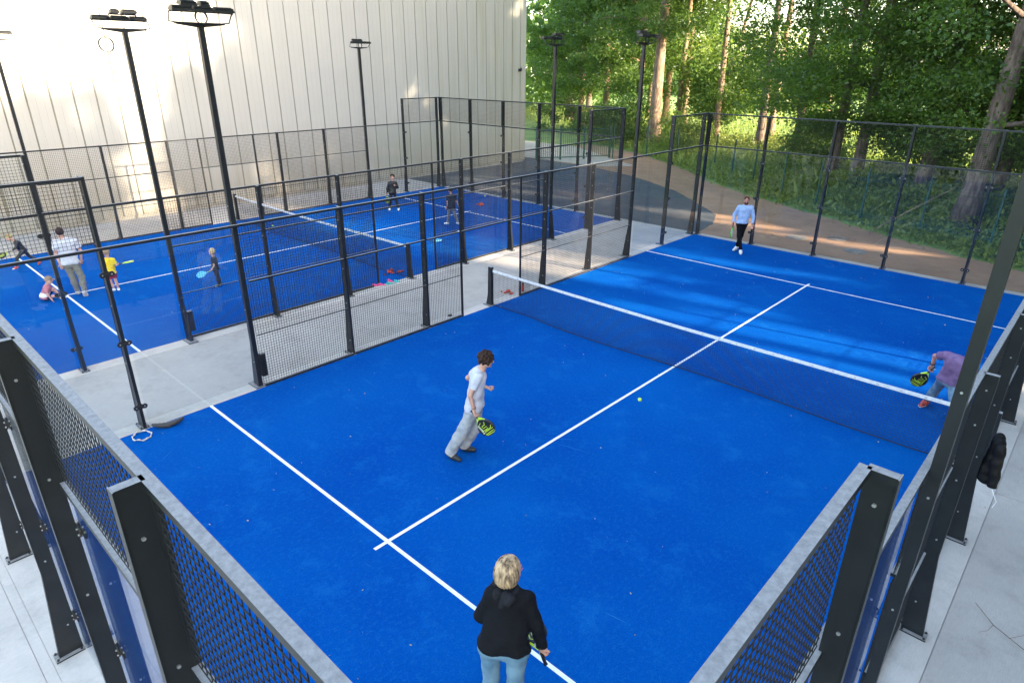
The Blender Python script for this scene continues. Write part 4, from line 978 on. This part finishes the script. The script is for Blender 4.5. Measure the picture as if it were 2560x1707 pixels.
racket(J['wrR']+np.array([.01,-.02,-.09]), (.03,-.12,-1), (1,.25,.1), 'green and white racket hanging from the hand of the person in the blue shirt', mface=WHT, medge=mat('green_racket', (.12,.45,.05), .4), pattern=None)
# woman in the black hoodie, seen from behind
Jw = {'H': [2.56,-7.475,1.54], 'N': [2.60,-7.53,1.38], 'shL': [2.495,-7.615,1.325], 'shR': [2.752,-7.46,1.32], 'elR': [2.845,-7.43,1.07], 'wrR': [2.885,-7.405,0.84], 'elL': [2.435,-7.675,1.08], 'wrL': [2.46,-7.55,0.93], 'P': [2.69,-7.69,0.96],
 'hiR': [2.80,-7.63,.92], 'hiL': [2.60,-7.75,.92], 'knR': [2.77,-7.62,.45], 'anR': [2.76,-7.66,.09], 'knL': [2.58,-7.72,.45], 'anL': [2.55,-7.76,.09], 'toR': [2.72,-7.53,.04], 'toL': [2.49,-7.64,.04]}
pw, J = person(Jw, .96, (.25,.95,0), 'person with short blonde hair in a black hoodie seen from behind at the bottom', dict(bulk=.98,
    shirt=dict(m=cloth('black_fleece', (.003, .0032, .0045), (.005, .0052, .007)), name='hoodie', sleeve=1.97, o=.030, hem=-.01, cuff=True, hood=cloth('worn_black_fleece', (.010, .010, .012), (.016, .016, .019)), wr=.007), trousers=dict(m=cloth('light_blue_jeans', (.085, .17, .24), (.18, .29, .35), 7, stretch=(1,1,.5)), name='jeans', o=.018, wr=.004),  # hood in a paler black, its soft shading put into the colour
    shoes=WHT, hair=dict(m=mat('blonde_hair', (.07, .042, .025), .6, col2=(.60, .42, .25), spec=.2, vscale=34, stretch=(1,1,.10)), style='bob', t=.020, amp=.0035, fr=26), glasses_m=mat('pink_frames', (.5,.15,.3), .3)),
    body_f=(-.45,.9,0), gripR=dict(dir=(.25,-.1,-.9), palm=(-.2,.9,0), curl=1.2), glasses=True)
ring(pw, J['wrR']+np.array([-.005,-.01,.015]), (0,0,-1), .036, .009, BLK, 'watch_strap')
wd = MB(); wc = J['wrR']+np.array([-.035,-.025,.012])-np.array(pw.location); wd.tube([tuple(wc), tuple(wc+np.array([-.008,-.010,.006]))], .019, 12); wd.obj('watch_face', WHT, pw)
racket(J['wrR']+np.array([.03,-.02,-.075]), (-.62,.35,.10), (.2,.1,.95), 'racket held low by the blonde person, its black grip pointing at the white line', pattern=YEL)
# player in the purple T-shirt behind the mast
Jp = {'H': [4.52,1.28,1.30], 'N': [4.42,1.18,1.19], 'shR': [4.17,1.1,1.2], 'elR': [3.97,1.42,1.02], 'wrR': [3.96,1.48,.82], 'shL': [4.56,1.02,1.1], 'elL': [4.66,1.15,.88], 'wrL': [4.62,1.35,.75], 'P': [4.28,1.22,.76], 'hiR': [4.20,1.28,.73], 'hiL': [4.35,1.17,.73],
  'knR': [4.12,1.50,.46], 'anR': [4.0,1.68,.10], 'toR': [3.96,1.54,.04], 'knL': [4.48,.98,.42], 'anL': [4.62,.75,.12], 'toL': [4.6,.62,.05]}
pp, J = person(Jp, .98, (.3,-.9,-.2), 'person in a purple T-shirt lunging behind the leaning mast at the right edge', dict(
    shirt=dict(m=cloth('purple_cotton', (.14, .08, .17), (.19, .12, .23)), sleeve=.62, o=.02, hem=-.04, wr=.006), trousers=dict(m=cloth('blue_jeans', (.07, .13, .20), (.16, .24, .31), 8), name='jeans', o=.012, wide=.008),
    shoes=mat('red_shoe', (.42, .06, .04), .6), sole=WHT, hair=dict(m=MATS['dark_brown_hair'], t=.006, amp=.003)), body_f=(.2,-.95,0), gripR=dict(dir=(0,0,-1), curl=1.2), skin=SKINR)
ring(pp, J['wrR']+np.array([0,0,.03]), (0,0,-1), .036, .012, BLK, 'watch_strap')
bp2 = MB(); cpt = (J['shR']+J['P'])/2+np.array([-.02,.0,.0]);
racket(J['wrR']+np.array([-.0,.0,-.085]), (-.42,-.1,-.75), (.55,-.8,.1), 'black and neon yellow racket held by the person in purple', pattern=YEL)
# ---- people on the far court
BM = {'H': [-12.999,-6.789,1.64], 'N': [-12.99,-6.775,1.46], 'shR': [-12.925,-6.545,1.40], 'elR': [-12.93,-6.48,1.13], 'wrR': [-12.99,-6.50,0.90], 'shL': [-13.04,-6.93,1.40], 'elL': [-13.05,-6.98,1.12], 'wrL': [-13.03,-6.95,0.88], 'P': [-12.99,-6.745,0.90],
  'hiR': [-12.975,-6.66,0.87], 'hiL': [-13.01,-6.83,0.87], 'knR': [-12.95,-6.60,0.48], 'anR': [-12.883,-6.632,0.14], 'toR': [-12.93,-6.60,.02], 'knL': [-13.088,-6.76,0.48], 'anL': [-13.13,-6.72,0.10], 'toL': [-13.25,-6.70,.04]}
pb_, J = person(BM, 1.0, F2(175), 'tall person in a white T-shirt and khaki trousers walking away on the far court', dict(shirt=dict(m=MATS['white_cotton'], sleeve=.62, o=.022, hem=-.05, wr=.006),
    trousers=dict(m=cloth('khaki', (.16, .15, .11), (.22, .20, .15)), o=.012, wide=.008), shoes=mat('pale_shoe', (.45, .42, .38), .7), hair=dict(m=MATS['dark_brown_hair'], t=.006, amp=.003)), h=.010)
JY = {'H': [-12.76,-5.98,1.03], 'N': [-12.76,-5.99,0.89], 'shR': [-12.73,-5.88,0.82], 'elR': [-12.69,-5.84,0.68], 'wrR': [-12.80,-5.78,0.66], 'shL': [-12.79,-6.10,0.83], 'elL': [-12.80,-6.15,0.68], 'wrL': [-12.82,-6.15,0.55], 'P': [-12.76,-5.99,0.50],
  'hiR': [-12.75,-5.94,0.48], 'hiL': [-12.77,-6.04,0.48], 'knR': [-12.74,-5.93,0.27], 'anR': [-12.74,-5.91,0.06], 'toR': [-12.85,-5.90,.03], 'knL': [-12.80,-6.03,0.27], 'anL': [-12.80,-6.0,0.06], 'toL': [-12.90,-6.0,.03]}
py, J = person(JY, .62, F2(170), 'small child in a yellow T-shirt and red shorts with a yellow racket', dict(shirt=dict(m=cloth('yellow_cotton', (.70, .50, .02)), sleeve=.7, o=.03, hem=-.02), trousers=dict(m=cloth('red_shorts', (.25, .02, .04)), name='shorts', len=.6, o=.02, wide=.02),
    shoes=WHT, hair=dict(m=mat('light_brown_hair', (.22, .13, .07), .6, col2=(.32,.2,.11), vscale=50), t=.01, amp=.003)), head_s=1.35, h=.008, gripR=dict(curl=1.2, dir=(-.3,.8,0)))
racket(J['wrR']+np.array([-.02,.06,.0]), (-.05,1,.03), (-.2,0,1), 'yellow racket held flat by the child in the yellow T-shirt', sc=.85, mface=mat('pale_yellow_face', (.6,.62,.25), .5), medge=YEL)
JT = {'H': [-11.289,-3.977,0.93], 'N': [-11.285,-3.968,0.80], 'shR': [-11.20,-4.02,0.74], 'elR': [-11.18,-4.03,0.60], 'wrR': [-11.215,-4.10,0.48], 'shL': [-11.36,-3.91,0.73], 'elL': [-11.38,-3.91,0.58], 'wrL': [-11.39,-4.0,0.47], 'P': [-11.28,-3.965,0.46],
  'hiR': [-11.24,-3.99,0.44], 'hiL': [-11.325,-3.94,0.44], 'knR': [-11.235,-3.98,0.24], 'anR': [-11.235,-3.97,0.055], 'toR': [-11.27,-4.07,.03], 'knL': [-11.32,-3.92,0.24], 'anL': [-11.31,-3.90,0.055], 'toL': [-11.35,-4.0,.03]}
NAVY = cloth('navy_cotton', (.012, .016, .035), (.02, .03, .055))
pt, J = person(JT, .57, F2(215), 'small blond child in a navy outfit holding a light blue racket', dict(shirt=dict(m=NAVY, sleeve=.7, o=.025, hem=-.02), trousers=dict(m=NAVY, o=.014), shoes=BLK, sole=WHT, hair=dict(m=mat('blond_hair', (.45,.30,.15), .6, col2=(.55,.4,.22), vscale=50), t=.008, amp=.003)), head_s=1.4, h=.008, gripR=dict(curl=1.2, dir=(-.3,-.8,-.4)))
TEAL = mat('light_blue_racket', (.08,.40,.62), .4)
racket(J['wrR']+np.array([-.03,-.05,-.03]), (-.35,-.85,-.28), (.5,.2,.85), 'light blue racket held low by the small blond child', sc=.85, mface=TEAL, medge=TEAL, mgrip=mat('lime_grip', (.3,.55,.1), .5))
JS = {'H': [-13.183,-7.25,0.50], 'N': [-13.19,-7.32,0.385], 'shR': [-13.10,-7.36,0.34], 'elR': [-13.05,-7.38,0.19], 'wrR': [-13.01,-7.33,0.06], 'shL': [-13.27,-7.28,0.33], 'elL': [-13.29,-7.22,0.20], 'wrL': [-13.22,-7.15,0.13], 'P': [-13.20,-7.43,0.11],
  'hiR': [-13.14,-7.42,0.095], 'hiL': [-13.255,-7.40,0.095], 'knR': [-13.06,-7.26,0.12], 'anR': [-13.07,-7.10,0.05], 'toR': [-13.10,-7.0,.04], 'knL': [-13.22,-7.20,0.26], 'anL': [-13.21,-7.10,0.06], 'toL': [-13.18,-6.99,.03]}
ps, J = person(JS, .60, F2(75), 'child in a cap sitting on the turf with one hand on the ground', dict(shirt=dict(m=cloth('grey_pink_cotton', (.42, .14, .16), (.5,.2,.2)), sleeve=.8, o=.025, hem=-.06, stripe=(.12,.22,WHT)), trousers=dict(m=NAVY, name='shorts', len=.75, o=.02),
    shoes=mat('sock_white', (.65,.63,.58), .8), hair=dict(m=MATS['light_brown_hair'], t=.006, amp=.003), cap=cloth('tan_cap', (.25,.17,.11))), head_s=1.35, h=.008)
JR = {'H': [-16.917,-7.20,0.90], 'N': [-16.91,-7.12,0.79], 'shR': [-16.83,-7.08,0.73], 'elR': [-16.78,-7.13,0.61], 'wrR': [-16.80,-7.24,0.55], 'shL': [-16.98,-7.03,0.72], 'elL': [-17.01,-7.0,0.58], 'wrL': [-17.0,-7.09,0.50], 'P': [-16.893,-6.97,0.48],
  'hiR': [-16.84,-7.0,0.46], 'hiL': [-16.945,-6.95,0.46], 'knR': [-16.86,-7.16,0.31], 'anR': [-16.87,-7.24,0.07], 'toR': [-16.87,-7.36,.03], 'knL': [-16.93,-6.85,0.27], 'anL': [-16.91,-6.67,0.13], 'toL': [-16.92,-6.72,0.02]}
pr2, J = person(JR, .58, F2(262), 'small child in black with red shoes running at the left edge', dict(shirt=dict(m=BLK, sleeve=1.9, o=.022, hem=-.02), trousers=dict(m=BLK, o=.012), shoes=MATS['red_shoe'], sole=WHT, hair=dict(m=MATS['light_brown_hair'], t=.012, amp=.003), visor=mat('neon_band', (.6,.7,.2), .6)), head_s=1.35, h=.008, gripR=dict(curl=1.2, dir=(0,-.8,-.5)))
racket(J['wrR']+np.array([-.0,-.06,-.02]), (.05,-.95,-.35), (.4,-.3,.85), 'black racket with neon trim held by the child running at the left edge', sc=.85, medge=BLK, pattern=YEL)
JF = {'H': [-15.626,5.158,1.295], 'N': [-15.632,5.15,1.135], 'shR': [-15.712,5.044,1.07], 'elR': [-15.75,4.98,0.87], 'wrR': [-15.744,4.95,0.69], 'shL': [-15.556,5.253,1.07], 'elL': [-15.49,5.27,0.89], 'wrL': [-15.47,5.15,0.98], 'P': [-15.64,5.13,0.70],
  'hiR': [-15.68,5.08,0.68], 'hiL': [-15.60,5.18,0.68], 'knR': [-15.69,5.03,0.37], 'anR': [-15.741,5.004,0.075], 'toR': [-15.66,4.92,.03], 'knL': [-15.55,5.22,0.37], 'anL': [-15.50,5.27,0.07], 'toL': [-15.42,5.20,.03]}
pf, J = person(JF, .82, (.66,-.72,-.1), 'child in a black tracksuit and white shoes facing the camera on the far court', dict(shirt=dict(m=BLK, sleeve=1.95, o=.018, hem=-.03), trousers=dict(m=BLK, o=.010), shoes=WHT, hair=dict(m=MATS['dark_brown_hair'], t=.012, amp=.004)), head_s=1.12, h=.009, gripR=dict(curl=1.2, dir=(0,0,-1)))
racket(J['wrR']+np.array([.0,-.02,-.06]), (.05,-.05,-1), (.65,-.7,0), 'black and neon yellow racket held by the child in the black tracksuit', sc=.9, pattern=YEL)
JK = {'H': [-12.099,5.035,1.26], 'N': [-12.089,5.046,1.11], 'shL': [-12.157,4.969,1.04], 'elL': [-12.172,4.953,0.83], 'wrL': [-12.196,4.926,0.66], 'shR': [-12.01,5.14,1.04], 'elR': [-11.95,5.20,0.84], 'wrR': [-11.92,5.25,0.68], 'P': [-12.08,5.054,0.66],
  'hiL': [-12.122,5.01,0.63], 'hiR': [-12.045,5.096,0.63], 'knL': [-12.16,4.95,0.34], 'anL': [-12.20,4.94,0.07], 'toL': [-12.29,4.92,.03], 'knR': [-12.0,5.15,0.34], 'anR': [-11.93,5.22,0.08], 'toR': [-12.02,5.25,.03]}
LEG = mat('patterned_leggings', (.02, .02, .025), .8, col2=(.35,.35,.36), vscale=45, stretch=(1,1,1.6))
pk, J = person(JK, .80, F2(160), 'child with reddish hair in a dark T-shirt and patterned leggings seen from behind', dict(shirt=dict(m=NAVY, sleeve=.7, o=.022, hem=-.08), trousers=dict(m=LEG, name='leggings', o=.006), shoes=WHT, hair=dict(m=MATS['reddish_hair'], t=.010, amp=.003)), head_s=1.12, h=.009)

# ---------------------------------------------------------------- small things
BALL = mat('ball_felt', (.50, .72, .08), .9, bump=.5, bscale=200)
def ball(x, y, z, lb):
    f_ = Field(np.array([-.04]*3), np.array([.04]*3), .006); f_.ell((0,0,0), np.eye(3), (.0335,)*3, 0); V, Q = surface_nets(f_.F, f_.lo, f_.h)
    me = npmesh('ball', V, Q); me.materials.append(BALL); me.shade_smooth(); r = empty('tennis_ball', (x, y, z), label=lb, cat='ball', group='balls on the courts'); link('felt', me, None, r)
    sm = MB(); sm.tube([(.0338*(math.cos(t)*.78+.22*math.cos(3*t)), .0338*(math.sin(t)*.78-.22*math.sin(3*t)), .0338*.83*math.sin(2*t)*.86) for t in np.linspace(0, 2*math.pi, 33)[:-1]], .0016, 4, closed=True); sm.obj('seam', WHT, r)
ball(.50, -2.05, .26, 'bright ball in the air over the near court beside the centre line')
for x, y_, lb in [(-17.43,.89,'pale ball by the far net, upper one of two'),(-16.43,.35,'lime ball by the far net, lower one of two'),(-17.23,8.14,'ball lying near the service line beyond the child in black'),(-15.01,9.67,'ball lying close to the far end glass')]: ball(x, y_, .034, lb)
# hoop and pouch at the foot of the first post
hp_ = MB(); pts = [(.155*math.cos(t)*(1+.05*math.sin(5*t)), .13*math.sin(t)*(1+.05*math.cos(4*t)), .02+.012*math.sin(6*t)) for t in np.linspace(0, 2*math.pi, 40)[:-1]]
hp_.tube(pts, [.011+.005*math.sin(i*1.7) for i in range(39)], 6, closed=True); o = hp_.obj('hair_hoop', mat('cream_cord', (.62,.58,.52), .8, col2=(.3,.27,.25), vscale=60)); o.location = (-4.80,-8.13,.0); tag(o, 'cream twisted hoop lying by the foot of the glass post', 'hoop')
pc = empty('pouch', (-4.80,-7.72,0), 1.3, label='black curved pouch lying on the turf edge beside the cream hoop', cat='bag')
f_ = Field((-.3,-.2,-.02), (.3,.2,.2), .007)
for i in range(8):
    t0, t1 = -.95+i*.237, -.95+(i+1)*.237
    q = lambda t: np.array([.27*math.sin(t), .16-.2*math.cos(t)*.8, .045+.03*abs(math.sin(t))])
    f_.cone(q(t0), q(t1), .045*(1-.5*abs(t0)), .045*(1-.5*abs(t1)), .02)
f_.plane((0,0,.004), (0,0,-1)); V, Q = surface_nets(f_.F, f_.lo, f_.h); me = npmesh('shell', V, Q); me.materials.append(mat('dark_fabric', (.03,.03,.03), .6)); me.shade_smooth(); link('shell', me, None, pc)
zb = MB(); zb.tube([(.25*math.sin(t), .16-.2*math.cos(t)*.8, .092) for t in np.linspace(-.8,.8,9)], .005, 5); zb.obj('zip', mat('grey_thread', (.2,.2,.22), .8), pc)
# shoes and clothes by the far court entrance
def toy_shoe(x, y, rz, m, lb, nm='child_sandal', m2=None):
    r = empty(nm, (x, y, 0), rz, label=lb, cat='shoe', group='little shoes left by the far court'); f_ = Field((-.12,-.06,0), (.12,.06,.09), .006)
    f_.cone((-.06,0,.03),(.0,0,.03),.032,.032,.02); f_.cone((0,0,.03),(.07,0,.024),.032,.028,.02); f_.cone((-.055,0,.05),(-.03,0,.055),.03,.028,.02); f_.ell((-.05,0,.085), np.eye(3), (.032,.020,.035), 0, sub=True); f_.plane((0,0,.012),(0,0,-1))
    V, Q = surface_nets(f_.F, f_.lo, f_.h); me = npmesh('upper', V, Q); me.materials.append(m); me.shade_smooth(); link('upper', me, None, r)
    s_ = MB(); s_.prism([(.10*math.cos(t)-.0, .036*math.sin(t)*(1+.15*math.cos(t))) for t in np.linspace(0, 2*math.pi, 18)[:-1]], 2, -.004, .013); s_.obj('sole', m2 or WHT, r)
PINK = mat('pink_foam', (.62,.06,.20), .5); TQ = mat('turquoise_foam', (.05,.45,.42), .5); RED = mat('red_fabric', (.55,.06,.03), .7, col2=(.3,.03,.02), vscale=30)
for a in [(-8.27,-1.12,.6,PINK,'pink child shoe nearest the fence post'),(-8.20,-.98,.9,PINK,'second pink child shoe beside the first'),(-8.12,-.77,1.2,TQ,'turquoise child shoe nearest the pink pair'),(-8.30,-.62,.2,PINK,'pink child shoe behind the turquoise ones'),(-8.13,-.52,.5,TQ,'turquoise child shoe farthest from the pink pair')]: toy_shoe(*a)
def clump(nm, c, r_, m, lb, cat, seed=0, ln=(1,1,.5)):
    rn = np.random.default_rng(seed); f_ = Field(np.array([-r_*1.6]*3), np.array([r_*1.6]*3), .01)
    for i in range(7): a = rn.normal(size=3)*r_*.45*np.array(ln); a[2] = abs(a[2])+.01; b = a+rn.normal(size=3)*r_*.4*np.array(ln); b[2] = abs(b[2])+.01; f_.cone(a, b, r_*.24, r_*.12, .03)
    f_.wrinkle(.008, 50, seed); f_.plane((0,0,.004),(0,0,-1)); V, Q = surface_nets(f_.F, f_.lo, f_.h); me = npmesh(nm, V, Q); me.materials.append(m); me.shade_smooth(); o = link(nm, me); o.location = c; tag(o, lb, cat); return o
clump('crumpled_cloth', (-5.40,.97,0), .12, RED, 'crumpled red cloth behind the near net post', 'cloth', 1)
clump('crumpled_cloth', (-13.72,8.16,0), .17, RED, 'red jacket dropped on the far end of the other court', 'cloth', 2)
clump('crumpled_cloth', (-8.95,-.10,0), .15, RED, 'long red wrap lying beside the far net post', 'cloth', 3, (.6,1.7,.4)); clump('crumpled_cloth', (-8.78,.12,0), .10, RED, 'short red wrap touching the far net post', 'cloth', 5, (.6,1.4,.4))
bt = empty('drink_bottle', (-5.20,1.31,0), label='red drink bottle standing by the thin door post', cat='bottle')
MB().tube([(0,0,0),(0,0,.17),(0,0,.19)], [.035,.035,.03], 12).obj('bottle_body', mat('red_plastic', (.5,.04,.03), .3), bt); MB().tube([(0,0,.19),(0,0,.235)], [.03,.022], 12).obj('cap', BLK, bt)
for x, y_, lb in [(-8.93,-.33,'small black puck on the turf near the far net'),(-5.25,-1.19,'small black puck on the concrete edge by the door post')]:
    o = MB().disc((0,0,.012), 2, .05, .02, 18).obj('rubber_puck', RUBBER); o.location = (x, y_, 0); tag(o, lb, 'puck', 'black rubber pucks')
racket((-10.75,2.95,.022), (.25,.95,0), (0,0,1), 'light blue racket lying on the far court closer to the fence', sc=.9, mface=TEAL, medge=mat('pale_cyan', (.3,.7,.75), .5))
racket((-11.15,4.35,.022), (.45,.85,0), (0,0,1), 'white and light blue racket lying near the child in leggings', sc=.9, mface=WHT, medge=TEAL)
# jacket hanging on the right fence
jk = empty('hanging_jacket', (5.17,-1.85,.12), label='black padded jacket hanging on the outside of the right fence', cat='jacket')
f_ = Field((5.0,-.5,.3), (5.6,.8,2.0), .012)
f_.cone((5.28,.1,1.30),(5.28,.1,.85),.07,.11,.05); f_.cone((5.27,.26,1.30),(5.28,.26,.88),.06,.09,.05); f_.cone((5.32,-.02,1.3),(5.36,-.05,.8),.06,.05,.03,cut=True); f_.ell((5.36,.1,1.0), np.eye(3), (.1,.055,.09), 0, sub=True); f_.wrinkle(.007, 22, 2, 1.5)
V, Q = surface_nets(f_.F, f_.lo, f_.h); me = npmesh('jacket_body', V-np.array([5.21,.2,0]), Q); me.materials.append(mat('black_nylon', (.006,.006,.007), .6, spec=.2)); me.shade_smooth(); link('jacket_body', me, None, jk)
MB().tube([(.16,-.3,.8),(.24,-.34,.68),(.22,-.35,.60)], .004, 4).obj('drawstring', WHT, jk)
